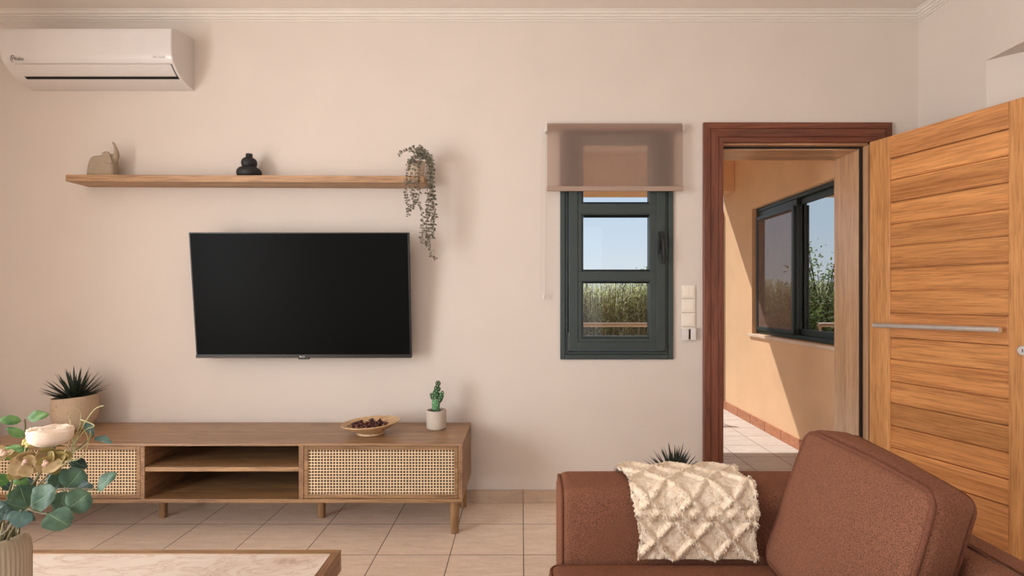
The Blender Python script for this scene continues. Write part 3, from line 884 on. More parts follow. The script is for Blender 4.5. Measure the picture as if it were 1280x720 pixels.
def kdoor(x0, x1):
    z0, z1 = KZ0+.0195, KZ1-.0135
    fw = .0185; y0, y1 = KYF+.003, KYF+.022
    bm = BM()
    box(bm, (x0, y0, z0), (x0+fw, y1, z1)); box(bm, (x1-fw, y0, z0), (x1, y1, z1))
    box(bm, (x0+fw, y0, z0), (x1-fw, y1, z0+fw)); box(bm, (x0+fw, y0, z1-fw), (x1-fw, y1, z1))
    d_ = obj('door', bm, M['oak'], k, bevel=.002)
    bm = BM()
    a0, a1, b0, b1 = x0+fw-.001, x1-fw+.001, z0+fw-.001, z1-fw+.001
    nx = round((a1-a0)/.0148); nz = round((b1-b0)/.0148)
    sx, sz = (a1-a0)/nx, (b1-b0)/nz; yy = KYF+.010
    V0 = {}
    def vv(x, z, y):
        kx = (round(x*1e5), round(z*1e5), round(y*1e5))
        if kx not in V0: V0[kx] = bm.verts.new((x, y, z))
        return V0[kx]
    for i in range(nx):
        for j in range(nz):
            xl, xr, zl, zh = a0+sx*i, a0+sx*(i+1), b0+sz*j, b0+sz*(j+1); xm, zm = (xl+xr)/2, (zl+zh)/2
            outer = [(xl, zl), (xm, zl), (xr, zl), (xr, zm), (xr, zh), (xm, zh), (xl, zh), (xl, zm)]
            hx, hz = sx*.35, sz*.35; c_ = .75
            inner = [(xm-hx*c_, zm-hz*c_), (xm, zm-hz), (xm+hx*c_, zm-hz*c_), (xm+hx, zm), (xm+hx*c_, zm+hz*c_), (xm, zm+hz), (xm-hx*c_, zm+hz*c_), (xm-hx, zm)]
            O = [vv(x, z, yy+(.0 if q % 2 else .0012)) for q, (x, z) in enumerate(outer)]; I = [bm.verts.new((x, yy-.0008, z)) for x, z in inner]
            for q in range(8):
                q2 = (q+1) % 8; bm.faces.new((O[q], O[q2], I[q2], I[q]))
    cp = obj('cane_panel', bm, M['cane'], d_)
    so_ = cp.modifiers.new('s', 'SOLIDIFY'); so_.thickness = .0022; so_.offset = 0
    kbox('cane_shade_sheet', (x0+fw, KYF+.14, z0+.004), (x1-fw, KYF+.144, z1-.004), M['painted_inside_shade'], 0, d_)  # added dark sheet standing in for the shade behind the cane
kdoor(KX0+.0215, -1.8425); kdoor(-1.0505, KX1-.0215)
for lx, ly in ((-.331, -.395), (-.325, -.062), (-1.058, -.206), (-1.896, -.206), (-2.585, -.395), (-2.585, -.062)):
    bm = BM(); tube(bm, [(lx, ly, .001), (lx, ly, .004), (lx, ly, KZ0+.001)], [.0185, .0195, .0245], 24); obj('leg', bm, M['oak_z'], k, smooth=True)

# ----------------------------------------------------------------- spiky plants
def blade(bm, base, d, L, W, bend=0., mi=0):
    d = d.normalized(); s = d.cross(V((0, 0, 1)))
    if s.length < .05: s = V((1, 0, 0))
    s.normalize(); up = s.cross(d).normalized(); rows = []
    n = 4
    for i in range(n+1):
        t_ = i/n; c = base+d*(L*t_)-V((0, 0, 1))*(bend*L*t_*t_); w = W*.5*(1-t_**2.2)*(.65+.35*min(1, t_*4))
        if i == n: rows.append([bm.verts.new(c)])
        else: rows.append([bm.verts.new(c-s*w), bm.verts.new(c+up*w*.45), bm.verts.new(c+s*w), bm.verts.new(c-up*w*.35)])
    for i in range(n):
        r, q = rows[i], rows[i+1]
        for j in range(4):
            j2 = (j+1) % 4
            bm.faces.new((r[j], r[j2], q[0]) if len(q) == 1 else (r[j], r[j2], q[j2], q[j])).material_index = mi
def spiky(label, loc, prof, L0, seed, tilt=0., potmat='speckle', n=64, rim=.1, ztop=.16, spread=1.0):
    random.seed(seed); loc = V(loc)
    t_ = thing('spiky_plant', label, 'plant', loc)
    zmax = max(z for r, z in prof)
    fn = (lambda x, y, z, a: (x, y, z+tilt*x*max(0, (z/zmax))**2)) if tilt else None
    bm = BM(); lathe(bm, prof, loc, 48, fn=fn); obj('pot', bm, M[potmat], t_, smooth=True)
    bm = BM(); lathe(bm, [(rim, ztop), (rim*.5, ztop+.004), (0, ztop+.006)], loc, 32, fn=(lambda x, y, z, a: (x, y, z+tilt*x*.8))); obj('soil', bm, M['soil'], t_)
    bm = BM()
    for i in range(n):
        a = i*2.39996; e = math.sqrt((i+.5)/n)      # 0 upright .. 1 flat
        el_ = math.radians(88-70*e*spread+random.uniform(-6, 6))
        d = V((math.cos(a)*math.cos(el_), math.sin(a)*math.cos(el_), math.sin(el_)))
        b = loc+V((math.cos(a)*.02*e, math.sin(a)*.02*e, ztop+.0+.025*(1-e)))
        blade(bm, b, d, L0*random.uniform(.82, 1.06)*(1.0-.12*e), .0155, random.uniform(.02, .10))
    obj('foliage', bm, M['spike'], t_, smooth=True)
d_ = 2.905; x_ = (93.5-CX)*d_/F
spiky('dark spiky succulent in a rounded speckled stone bowl pot on the left of the console', (x_, d_-3.08, KZ1),
      [(0, .0), (.056, 0), (.066, .004), (.084, .024), (.098, .060), (.1035, .096), (.103, .135), (.0995, .176), (.097, .178), (.0935, .174), (.0945, .145), (0, .14)], .185, 3, tilt=.07, rim=.095, ztop=.152, spread=.90, n=66)
d_ = 2.72; x_ = (843-CX)*d_/F
spiky('dark spiky succulent in a pot on the floor behind the brown armchair', (x_, d_-3.08, 0),
      [(0, .0), (.066, 0), (.074, .004), (.098, .10), (.108, .25), (.104, .254), (.100, .248), (0, .23)], .19, 11, rim=.100, ztop=.245, n=84, spread=.86)

# pale floor vase, only its edge is in the picture
bm = BM(); lathe(bm, [(0, 0), (.075, 0), (.10, .02), (.115, .14), (.105, .30), (.08, .42), (.062, .49), (.066, .525), (.060, .525), (.055, .48), (0, .44)], (-2.965, -.17, 0), 40)
tag(obj('floor_vase', bm, M['white_vase'], smooth=True, origin=(-2.965, -.17, 0)), 'pale floor vase in the corner beyond the far left end of the console', 'vase')

# ----------------------------------------------------------------- bowl of potpourri
d_ = 2.81; bx, by = (463.5-CX)*d_/F, d_-3.08
bm = BM()
pf = lambda x, y, z, a: (x, y, z+.055*x*min(1, z/.05))
lathe(bm, [(0, .0), (.066, 0), (.070, .003), (.068, .012), (.076, .018), (.11, .034), (.140, .054), (.1475, .058), (.146, .062), (.138, .0585), (.11, .041), (.07, .028), (0, .022)], (bx, by, KZ1), 56, fn=pf)
tag(obj('plate', bm, M['plate'], smooth=True, origin=(bx, by, KZ1)), 'round tan footed dish holding dried petals on the console', 'dish')
random.seed(5); bm = BM()
for i in range(120):
    a = random.uniform(0, 6.28); r = .082*math.sqrt(random.random()); hgt = .030*(1-(r/.09)**2)
    c = V((bx-.012+r*math.cos(a)*1.1, by+r*math.sin(a)*.9, KZ1+.034+.055*(-.012+r*math.cos(a))+random.uniform(.0, hgt)+.06*r))
    dr = V((random.uniform(-1, 1), random.uniform(-1, 1), random.uniform(-.2, .9))).normalized()
    roundleaf(bm, c, dr, V((random.uniform(-1, 1), random.uniform(-1, 1), 1)), random.uniform(.016, .03), random.uniform(.010, .018), 0 if random.random() < .78 else 1, fold=.6)
for f in list(bm.faces): pass
pp = obj('potpourri', bm, [M['petal_dry'], M['petal_dry2']], origin=(bx, by, KZ1+.03))
sm = pp.modifiers.new('s', 'SOLIDIFY'); sm.thickness = .0012
tag(pp, 'heap of dark dried petals lying in the tan dish', 'potpourri', kind='stuff')

# ----------------------------------------------------------------- cactus
d_ = 2.92; cx_, cy_ = (545.5-CX)*d_/F, d_-3.08
ct = thing('potted_cactus', 'small green pad cactus in a pale concrete pot at the right end of the console', 'cactus', (cx_, cy_, KZ1))
bm = BM(); lathe(bm, [(0, 0), (.046, 0), (.0515, .004), (.053, .012), (.0535, .098), (.052, .1005), (.048, .1005), (.047, .09), (0, .09)], (cx_, cy_, KZ1), 40); obj('pot', bm, M['concrete'], ct, smooth=True)
bm = BM(); lathe(bm, [(.0475, .091), (0, .095)], (cx_, cy_, KZ1), 24)
random.seed(2)
for i in range(60):
    a = random.uniform(0, 6.28); r = .045*math.sqrt(random.random()); s_ = random.uniform(.003, .006)
    ellipsoid(bm, (cx_+r*math.cos(a), cy_+r*math.sin(a), KZ1+.094), (s_, s_, s_*.8), seg=6, rings=4, mi=i % 2)
obj('gravel', bm, [M['soil'], M['concrete']], ct, smooth=True)
from mathutils import Euler
def pad(px, py, w, h, tilt=0, pale=False, parent=None, dy=0, name='pad'):
    c = P(px, py, d_+dy); r = (w*.5*d_/F, w*.42*d_/F, h*.5*d_/F)
    e_ = Euler((0, math.radians(tilt), 0)); bm = BM(); ellipsoid(bm, c, r, e_, 18, 12)
    o = obj(name, bm, M['cactus_pale'] if pale else M['cactus'], parent or ct, smooth=True)
    bm = BM(); Rm = e_.to_matrix()
    for i in range(22):
        ph = math.acos(1-2*(i+.5)/22); th_ = i*2.4
        p = c+Rm @ V((r[0]*math.sin(ph)*math.cos(th_), r[1]*math.sin(ph)*math.sin(th_), r[2]*math.cos(ph)))
        ellipsoid(bm, p, (.0022,)*3, seg=6, rings=4)
    obj('spines', bm, M['dot'], o)
    return o
pad(544.8, 506, 10.5, 19, 0, True, name='stem'); pad(545, 493.5, 9.5, 16, 4); pad(546.6, 486, 8.5, 9.5, 0); pad(547.5, 479.3, 7, 7.2, 0)
pad(551.2, 496.5, 6.2, 17, 17, dy=-.01); pad(540.2, 496, 5, 11, -22, dy=.0)

# ----------------------------------------------------------------- coffee table
TX0, TX1, TY0, TY1, TZ = -1.66, -.532, -2.25, -1.477, .42
ctb = thing('coffee_table', 'low wooden coffee table with a pale veined stone top', 'table', ((TX0+TX1)/2, (TY0+TY1)/2, 0))
def tb(name, lo, hi, m, bev=.0015):
    bm = BM(); box(bm, lo, hi); return obj(name, bm, m, ctb, bevel=bev)
rw = .023
tb('rim', (TX0, TY1-rw, TZ-.062), (TX1, TY1, TZ), M['oak'])
tb('rim', (TX0, TY0, TZ-.062), (TX1, TY0+rw, TZ), M['oak'])
tb('rim', (TX1-rw, TY0+rw, TZ-.062), (TX1, TY1-rw, TZ), M['oak_y'])
tb('rim', (TX0, TY0+rw, TZ-.062), (TX0+rw, TY1-rw, TZ), M['oak_y'])
tb('stone_top', (TX0+rw, TY0+rw, TZ-.03), (TX1-rw, TY1-rw, TZ-.002), M['stone'], .0005)
for lx in (TX0+.03, TX1-.09):
    for ly in (TY0+.03, TY1-.09):
        tb('leg', (lx, ly, 0), (lx+.06, ly+.06, TZ-.062), M['oak_z'], .003)

# ----------------------------------------------------------------- ribbed vase and bouquet
D = 1.2; vc = V((-1.158, -1.885, TZ-.0018)); 
vz0 = CAM.z-(671-CY)*1.195/F
hV = vz0-vc.z
nr_ = 44
def ribs(x, y, z, a):
    r = math.hypot(x, y); tz = min(1, max(0, (hV-.012-z)/.02))*min(1, max(0, z/.01))
    k_ = 1+.022*math.cos(a*nr_)*tz
    return (x*k_, y*k_, z)
bm = BM()
lathe(bm, [(r*.71, z) for r, z in [(0, .0), (.070, 0), (.080, .005), (.084, .014), (.085, .03), (.085, hV-.040), (.083, hV-.022), (.078, hV-.010), (.068, hV-.003), (.058, hV), (.055, hV-.004), (.062, hV-.012), (.073, hV-.024), (.0775, hV-.04), (.0775, .03), (.07, .016), (0, .012)]], vc, nr_*6, fn=ribs)
tag(obj('ribbed_vase', bm, M['vase_glass'], smooth=True, origin=vc, auto=False), 'ribbed smoky beige glass vase of flowers on the coffee table', 'vase')
mouth = vc+V((0, 0, hV))

def leaf(bm, base, tip, W, shape='round', tilt=None, curl=.12, fold=.25, mi=0, rib=True, N=8):
    """leaf blade facing roughly the room, with midrib strip (material 1)"""
    base, tip = V(base), V(tip); d = tip-base; L = d.length; d.normalize()
    view = (CAM-(base+tip)/2).normalized()
    if tilt is None: tilt = V((0, 0, .5))
    nrm = (view+V(tilt)); nrm = (nrm-d*nrm.dot(d)).normalized(); s = d.cross(nrm).normalized()
    rows = []
    for i in range(N+1):
        t_ = i/N
        if shape == 'round': w = math.sin(math.pi*min(1, t_**.9))**.5*1.12
        elif shape == 'egg': w = math.sin(math.pi*t_**.8)**.8
        else: w = math.sin(math.pi*t_**.85)**1.1
        c = base+d*(L*t_)-nrm*(curl*L*(t_-.5)**2*2)
        if i in (0, N): rows.append([bm.verts.new(c)])
        else:
            h_ = W*.5*w
            rows.append([bm.verts.new(c+s*(h_*q)+nrm*(fold*h_*abs(q)*(1-.5*abs(q)))+nrm*(.04*L*math.sin(9*t_+q*3))) for q in (-1, -.55, -.022, .022, .55, 1)])
    for i in range(N):
        r, q = rows[i], rows[i+1]
        for j in range(5):
            m_ = 1 if (j == 2 and rib) else mi
            if len(r) == 1: f = bm.faces.new((r[0], q[j], q[j+1]))
            elif len(q) == 1: f = bm.faces.new((r[j], q[0], r[j+1]))
            else: f = bm.faces.new((r[j], q[j], q[j+1], r[j+1]))
            f.material_index = m_
sc_px = lambda d: d/F

def stem_pts(pts, k=6): return catmull([V(p) for p in pts], k)
def branch(label, cat, name, pix, leaves, lm, stem_r=.0022, stemmat='stem', group=None, start=None):
    """pix: list of (px,py,d) waypoints after the vase mouth; leaves: (bx,by,tx,ty,w,d,shape,material)"""
    s0 = start or V((0, 0, 0))
    base = mouth+V((s0[0], s0[1], -.03)); inner = vc+V((s0[0]*.3, s0[1]*.3, .03))
    t_ = thing(name, label, cat, inner, group=group)
    pts = [inner, base]+[P(*q) for q in pix]
    bm = BM(); tube(bm, stem_pts(pts), stem_r, 7); obj('stem', bm, M[stemmat], t_, smooth=True)
    for (bx_, by_, tx_, ty_, w_, dd, shp, mt) in leaves:
        bm = BM(); dt = dd+random.uniform(-.02, .01)
        leaf(bm, P(bx_, by_, dd), P(tx_, ty_, dt), w_*sc_px(dd), shp, tilt=V((random.uniform(-.3, .3), random.uniform(-.2, .2), random.uniform(.1, .6))), curl=random.uniform(.05, .2))
        obj('leaf', bm, [M[mt or lm], M['rib']], t_, smooth=True, auto=False)
    return t_
random.seed(21)
branch('eucalyptus branch with broad grey-green leaves hanging low at the right of the vase', 'eucalyptus', 'eucalyptus_branch',
       [(20, 655, 1.17), (34, 637, 1.14), (46, 640, 1.12), (60, 642, 1.11)],
       [(36, 634, 68, 612, 29, 1.13, 'round', None), (34, 634, 24, 606, 27, 1.15, 'round', None), (34, 636, 2, 627, 17, 1.12, 'egg', None),
        (58, 641, 86, 657, 27, 1.10, 'round', None)], 'euca', start=(.03, -.01, 0))
branch('eucalyptus branch reaching furthest right with a single leaf at its tip', 'eucalyptus', 'eucalyptus_branch',
       [(20, 650, 1.2), (48, 622, 1.19), (75, 612, 1.17), (100, 611, 1.15), (118, 612, 1.14)],
       [(82, 612, 103, 587, 29, 1.17, 'round', None), (88, 609, 115, 608, 16, 1.18, 'egg', 'euca_dark'), (112, 616, 84, 637, 29, 1.13, 'round', None),
        (83, 614, 69, 642, 18, 1.15, 'round', None), (119, 612, 144, 591, 17, 1.14, 'round', None), (68, 612, 82, 586, 20, 1.2, 'round', 'euca'), (74, 603, 58, 617, 15, 1.2, 'egg', 'euca_dark')], 'euca', start=(.03, .01, 0))
branch('eucalyptus sprig with bluish leaves drooping over the rim of the vase', 'eucalyptus', 'eucalyptus_branch',
       [(10, 662, 1.14), (20, 645, 1.10), (28, 637, 1.09)],
       [(30, 638, 22, 661, 23, 1.09, 'egg', 'euca_blue'), (26, 640, 8, 650, 15, 1.08, 'egg', 'euca_blue'), (14, 634, -6, 652, 15, 1.1, 'egg', 'euca_dark'), (8, 630, -12, 640, 18, 1.1, 'egg', 'euca_dark')], 'euca_blue', start=(.0, -.03, 0))
branch('slender twig with small bluish leaves leaning right in front of the console', 'eucalyptus', 'leafy_twig',
       [(30, 630, 1.23), (60, 598, 1.24), (85, 572, 1.24), (103, 556, 1.24), (117, 545, 1.24)],
       [(107, 527, 117, 545, 9, 1.24, 'egg', 'euca_blue'), (117, 545, 140, 553, 10, 1.24, 'egg', 'euca_blue'), (88, 575, 109, 584, 14, 1.24, 'egg', 'euca_dark'), (80, 590, 108, 580, 8, 1.24, 'egg', 'euca_blue')], 'euca_blue', .0014, start=(.03, .02, 0))
branch('upright twig with three pointed bright green leaves, tallest in the vase', 'foliage', 'leafy_twig',
       [(6, 640, 1.25), (22, 580, 1.27), (31, 545, 1.27), (31, 524, 1.27)],
       [(26, 526, -4, 524, 12, 1.27, 'egg', None), (33, 522, 61, 518, 14, 1.27, 'egg', None), (31, 546, 7, 534, 11, 1.27, 'egg', None), (30, 562, 4, 558, 9, 1.26, 'egg', None), (20, 566, 36, 560, 8, 1.26, 'egg', None)], 'green_leaf', .0018, start=(.0, .02, 0))
branch('low sprig of bright green pointed leaves under the dusty blossoms', 'foliage', 'leafy_twig',
       [(2, 650, 1.19), (10, 620, 1.18), (17, 596, 1.18)],
       [(14, 597, 34, 588, 12, 1.17, 'point', None), (16, 598, 36, 604, 13, 1.17, 'point', None), (14, 600, 26, 578, 9, 1.17, 'point', None), (8, 606, -8, 592, 16, 1.18, 'egg', None), (10, 616, 20, 622, 9, 1.17, 'point', None), (16, 575, 5, 566, 8, 1.19, 'egg', None)], 'green_leaf', .0016, start=(-.01, 0, 0))
branch('eucalyptus stem with dark leaves crowded under the blossoms', 'eucalyptus', 'eucalyptus_branch',
       [(12, 650, 1.22), (36, 620, 1.23), (58, 596, 1.235), (80, 578, 1.24)],
       [(56, 600, 78, 594, 15, 1.23, 'egg', None), (60, 596, 72, 578, 13, 1.235, 'egg', None), (48, 606, 66, 618, 14, 1.225, 'egg', None), (40, 614, 34, 596, 12, 1.23, 'egg', None), (30, 624, 14, 614, 13, 1.225, 'egg', None),
        (20, 634, 2, 640, 13, 1.2, 'egg', None), (24, 640, 44, 650, 11, 1.2, 'egg', None), (14, 612, 2, 602, 11, 1.225, 'egg', None)], 'euca_dark', .0018, start=(.015, .025, 0))
branch('leafless dark twig standing between the blossoms and the broad leaves', 'twig', 'bare_twig',
       [(16, 640, 1.21), (40, 606, 1.21), (52, 586, 1.21)], [], 'euca', .0016, start=(.01, .0, 0))
# curly pale grass
cg = thing('curly_grass', 'spray of thin pale curling grass stems beside the rose', 'grass spray', vc+V((.02, .03, .03)))
bm = BM()
for pix in ([(60, 600), (82, 574), (92, 552), (100, 530), (101, 515), (95, 506)], [(78, 574), (92, 556), (104, 532), (118, 512), (130, 507)], [(80, 570), (88, 548), (90, 536), (87, 522), (89, 516)],
            [(84, 568), (102, 560), (112, 548), (113, 538)], [(90, 558), (106, 538), (118, 532), (100, 524)], [(72, 586), (86, 578), (92, 560), (90, 546)], [(84, 576), (98, 574), (108, 562), (110, 548), (104, 536)], [(62, 592), (78, 582), (90, 570), (96, 552)]):
    tube(bm, catmull([P(a, b, 1.235+.004*random.uniform(-4, 4)) for a, b in pix], 6), [.0011]*((len(pix)-1)*6)+[.0005], 6)
tube(bm, catmull([vc+V((.02, .03, .03)), mouth+V((.025, .02, -.01)), P(38, 628, 1.23), P(62, 598, 1.235), P(80, 574, 1.235)], 6), .0018, 6)
obj('blades', bm, M['stem_pale'], cg, smooth=True)

# rose
rs = thing('rose', 'cream white rose seen from the side at the top of the bouquet', 'flower', vc+V((.0, .0, .03)))
rc = P(63, 559, 1.19)
bm = BM(); tube(bm, catmull([vc+V((0, 0, .03)), mouth+V((.015, 0, -.02)), P(35, 620, 1.19), P(55, 580, 1.19), rc+V((0, 0, .0))], 6), .0026, 8); obj('stem', bm, M['stem'], rs, smooth=True)
random.seed(9)
def petal(bm, c, ang, half, r0, r1, hgt, curl, N=8, Mh=6, z0=0):
    rows = []
    for j in range(Mh+1):
        v_ = j/Mh; r = r0+(r1-r0)*math.sin(min(1, v_*1.8)*math.pi/2)**.65+curl*max(0, v_-.75)*4*.25; z = z0+hgt*(v_**.9)
        row = []
        for i in range(N+1):
            u_ = -1+2*i/N; a = ang+half*u_*(.55+.45*math.sin(min(1, v_*1.2)*math.pi/2))
            zz = z-hgt*.07*abs(u_)**2.5*v_+.0016*math.sin(6*u_+ang*3)*v_; r += .0012*math.sin(7*u_+ang*5)*v_
            row.append(bm.verts.new(c+V((r*math.cos(a), r*math.sin(a), zz))))
        rows.append(row)
    for j in range(Mh):
        for i in range(N): bm.faces.new((rows[j][i], rows[j][i+1], rows[j+1][i+1], rows[j+1][i]))
for (r1, n_, hh, off, curl) in ((0.0405, 5, .040, .2, .004), (0.0393, 5, .042, .85, .0), (0.0342, 5, .043, .5, .0), (0.0274, 4, .044, .1, 0), (0.0205, 4, .044, .7, 0), (0.0125, 3, .044, .3, 0)):
    for q in range(n_):
        bm = BM(); petal(bm, rc, off+q*6.283/n_+random.uniform(-.1, .1), 6.283/n_*.72, .006, r1*random.uniform(.96, 1.04), hh*random.uniform(.93, 1.03), curl)
        obj('petal', bm, M['rose'], rs, smooth=True, auto=False)
bm = BM(); petal(bm, rc, math.radians(196), .38, .014, .037, .043, .016); obj('petal', bm, M['rose'], rs, smooth=True, auto=False)
bm = BM()
for q in range(5):
    a_ = q*1.257; roundleaf(bm, rc, V((math.cos(a_), math.sin(a_), .25)), V((0, 0, 1)), .03, .012)
ellipsoid(bm, rc+V((0, 0, -.004)), (.009, .009, .009)); obj('sepals', bm, M['green_leaf'], rs, smooth=True)

# dusty blossoms
def blossom(label, pix, petals, hearts):
    b_ = thing('blossom_spray', label, 'flower', vc+V((0, 0, .03)))
    bm = BM(); tube(bm, catmull([vc+V((0, 0, .03)), mouth+V((-.005, 0, -.02))]+[P(*q) for q in pix], 6), .0019, 7); obj('stem', bm, M['stem'], b_, smooth=True)
    for (hx, hy, px_, py_, w_, dd, mt) in petals:
        bm = BM(); b0 = P(hx, hy, dd+.005); leaf(bm, b0, P(px_, py_, dd-.01), w_*sc_px(dd), 'round', tilt=V((random.uniform(-.3, .3), 0, random.uniform(-.1, .5))), curl=-.15, fold=.3)
        obj('petal', bm, [M[mt], M[mt]], b_, smooth=True, auto=False)
    for (hx, hy, dd) in hearts:
        bm = BM()
        for q in range(7): ellipsoid(bm, P(hx+random.uniform(-2.5, 2.5), hy+random.uniform(-3, 2), dd-.008), (.0035, .0035, .004), seg=8, rings=6)
        obj('stamens', bm, M['orchid_mid'], b_, smooth=True)
blossom('spray of dusty tan blossoms at the left below the rose', [(8, 640, 1.2), (24, 600, 1.17), (31, 582, 1.165)],
        [(31, 578, 22, 567, 17, 1.16, 'orchid'), (31, 578, 35, 562, 17, 1.165, 'orchid'), (31, 580, 12, 575, 13, 1.16, 'orchid'), (31, 581, 9, 590, 17, 1.15, 'orchid'), (31, 582, 34, 597, 13, 1.15, 'orchid'), (32, 579, 47, 570, 15, 1.16, 'orchid'),
         (20, 590, 10, 600, 10, 1.17, 'orchid2'), (24, 588, 22, 600, 11, 1.168, 'orchid'), (44, 584, 38, 592, 10, 1.165, 'orchid'), (18, 572, 14, 564, 11, 1.175, 'orchid2'), (4, 566, -6, 560, 12, 1.17, 'orchid'), (4, 566, 18, 566, 8, 1.17, 'orchid'), (4, 567, -4, 574, 12, 1.17, 'orchid')], [(31, 578, 1.15), (4, 566, 1.165)])
blossom('spray of olive-tan round petalled blossoms just under the rose', [(14, 636, 1.2), (40, 606, 1.17), (57, 582, 1.16)],
        [(57, 578, 57, 558, 16, 1.165, 'orchid2'), (57, 578, 70, 567, 15, 1.16, 'orchid2'), (57, 580, 56, 570, 17, 1.15, 'orchid2'), (57, 581, 76, 586, 18, 1.145, 'orchid'), (56, 581, 45, 588, 13, 1.15, 'orchid'), (60, 579, 46, 564, 12, 1.16, 'orchid'),
         (66, 580, 70, 594, 12, 1.16, 'orchid2'), (50, 572, 42, 576, 11, 1.165, 'orchid2'), (64, 568, 62, 558, 12, 1.17, 'orchid'), (80, 566, 88, 574, 10, 1.17, 'orchid2'), (74, 572, 84, 565, 14, 1.16, 'orchid2'), (74, 573, 68, 562, 12, 1.165, 'orchid2'), (74, 572, 80, 577, 12, 1.155, 'orchid2')], [(57, 579, 1.14)])
bd = thing('bud_sprig', 'cluster of tiny yellow-green buds left of the rose', 'flower', vc+V((0, .01, .03)))
bm = BM(); tube(bm, catmull([vc+V((0, .01, .03)), mouth+V((0, .01, -.02)), P(16, 610, 1.22), P(28, 575, 1.22), P(33, 555, 1.22)], 6), .0015, 6); obj('stem', bm, M['stem_pale'], bd, smooth=True)
bm = BM()
for q in range(26): 
    s_ = random.uniform(.0032, .0055); ellipsoid(bm, P(35+random.gauss(0, 4.2), 553+random.gauss(0, 3.8), 1.215+random.uniform(-.008, .008)), (s_, s_, s_), seg=8, rings=6)
obj('buds', bm, M['bud'], bd, smooth=True)
for q, (ex, ey) in enumerate(((6, 625), (24, 600), (40, 592), (14, 585), (52, 596), (62, 588), (-4, 600))):
    pass

# ----------------------------------------------------------------- armchair
ac_ = thing('armchair', 'large brown fabric armchair with a loose back cushion, facing left in front of the door', 'armchair', (.55, -1.85, 0))
AY1, AY0 = 1.665-3.08, .72-3.08      # far and near outer faces
ai = 1.485-3.08
# arms
def arm(y0, y1):
    bm = BM(); rbox(bm, (.104, y0, .06), (1.0, y1, .640), .034, 10, 5, bulge=(0, .004, .003)); a_ = obj('arm', bm, M['sofa'], ac_, smooth=True, auto=False)
    bm = BM(); pts = []
    r = .026; yl, yh, zl, zh = y0+.009, y1-.009, .08, .640-.009
    for (cy, cz, a0) in ((yh-r, zh-r, 0), (yl+r, zh-r, 90), (yl+r, zl+r, 180), (yh-r, zl+r, 270)):
        for q in range(6):
            a = math.radians(a0+q*18); pts.append((.112, cy+r*math.cos(a), cz+r*math.sin(a)))
    tube(bm, pts, .004, 8, closed=True); obj('piping', bm, M['sofa_seam'], a_, smooth=True)
arm(ai, AY1); arm(AY0, AY0+.18)
# base
bm = BM(); rbox(bm, (.09, AY0+.181, .06), (.82, ai-.001, .29), .02, 6, 3); obj('seat_base', bm, M['sofa'], ac_, smooth=True, auto=False)
# back rest, inner face leaning
def bf(p):
    t_ = max(0, (p.z-.29)/.36)
    if p.x < .9: p.x += .07*t_*(1-(p.x-.79)/.2)
    return p
bm = BM(); rbox(bm, (.79, AY0+.181, .06), (.998, ai-.001, .652), .032, 10, 5, bulge=(.004, 0, .003), fn=bf); obj('backrest', bm, M['sofa'], ac_, smooth=True, auto=False)
# seat cushion
bm = BM(); rbox(bm, (.072, AY0+.184, .291), (.80, ai-.003, .443), .030, 12, 5, bulge=(.006, .0, .012)); sc_ = obj('seat_cushion', bm, M['sofa'], ac_, smooth=True, auto=False)
bm = BM(); pts = []
r = .03; xl, xh, yl, yh = .078, .79, AY0+.19, ai-.009
for (cx2, cy2, a0) in ((xh-r, yh-r, 0), (xl+r, yh-r, 90), (xl+r, yl+r, 180), (xh-r, yl+r, 270)):
    for q in range(6):
        a = math.radians(a0+q*18); pts.append((cx2+r*math.cos(a), cy2+r*math.sin(a), .4355))
tube(bm, pts, .004, 8, closed=True); obj('piping', bm, M['sofa_seam'], sc_, smooth=True)
# loose back cushion: hexahedron with rounded, bulging faces
def dY(d): return d-3.08
C8 = {(-1, -1, -1): V((.655, dY(1.00), .452)), (-1, 1, -1): V((.650, dY(1.475), .452)), (-1, -1, 1): V((.775, dY(1.01), .802)), (-1, 1, 1): V((.771, dY(1.475), .812)),
      (1, -1, -1): V((.775, dY(1.05), .452)), (1, 1, -1): V((.775, dY(1.47), .452)), (1, -1, 1): V((.893, dY(1.05), .768)), (1, 1, 1): V((.885, dY(1.455), .806))}
HX, HY, HZ = .055, .225, .18
def tri(p):
    u, v_, w_ = p.x/HX, p.y/HY, p.z/HZ
    s = V((0, 0, 0))
    for (a, b, c), q in C8.items():
        s += q*((1+a*u)/2*(1+b*v_)/2*(1+c*w_)/2)
    # soft wrinkles
    s.x += .0035*mnoise.noise(V((v_*2.2, w_*2.2, u)))
    return s
bm = BM(); rbox(bm, (-HX, -HY, -HZ), (HX, HY, HZ), .026, 14, 5, bulge=(.030, .012, .012), fn=tri)
bc = obj('back_cushion', bm, M['sofa'], ac_, smooth=True, auto=False)
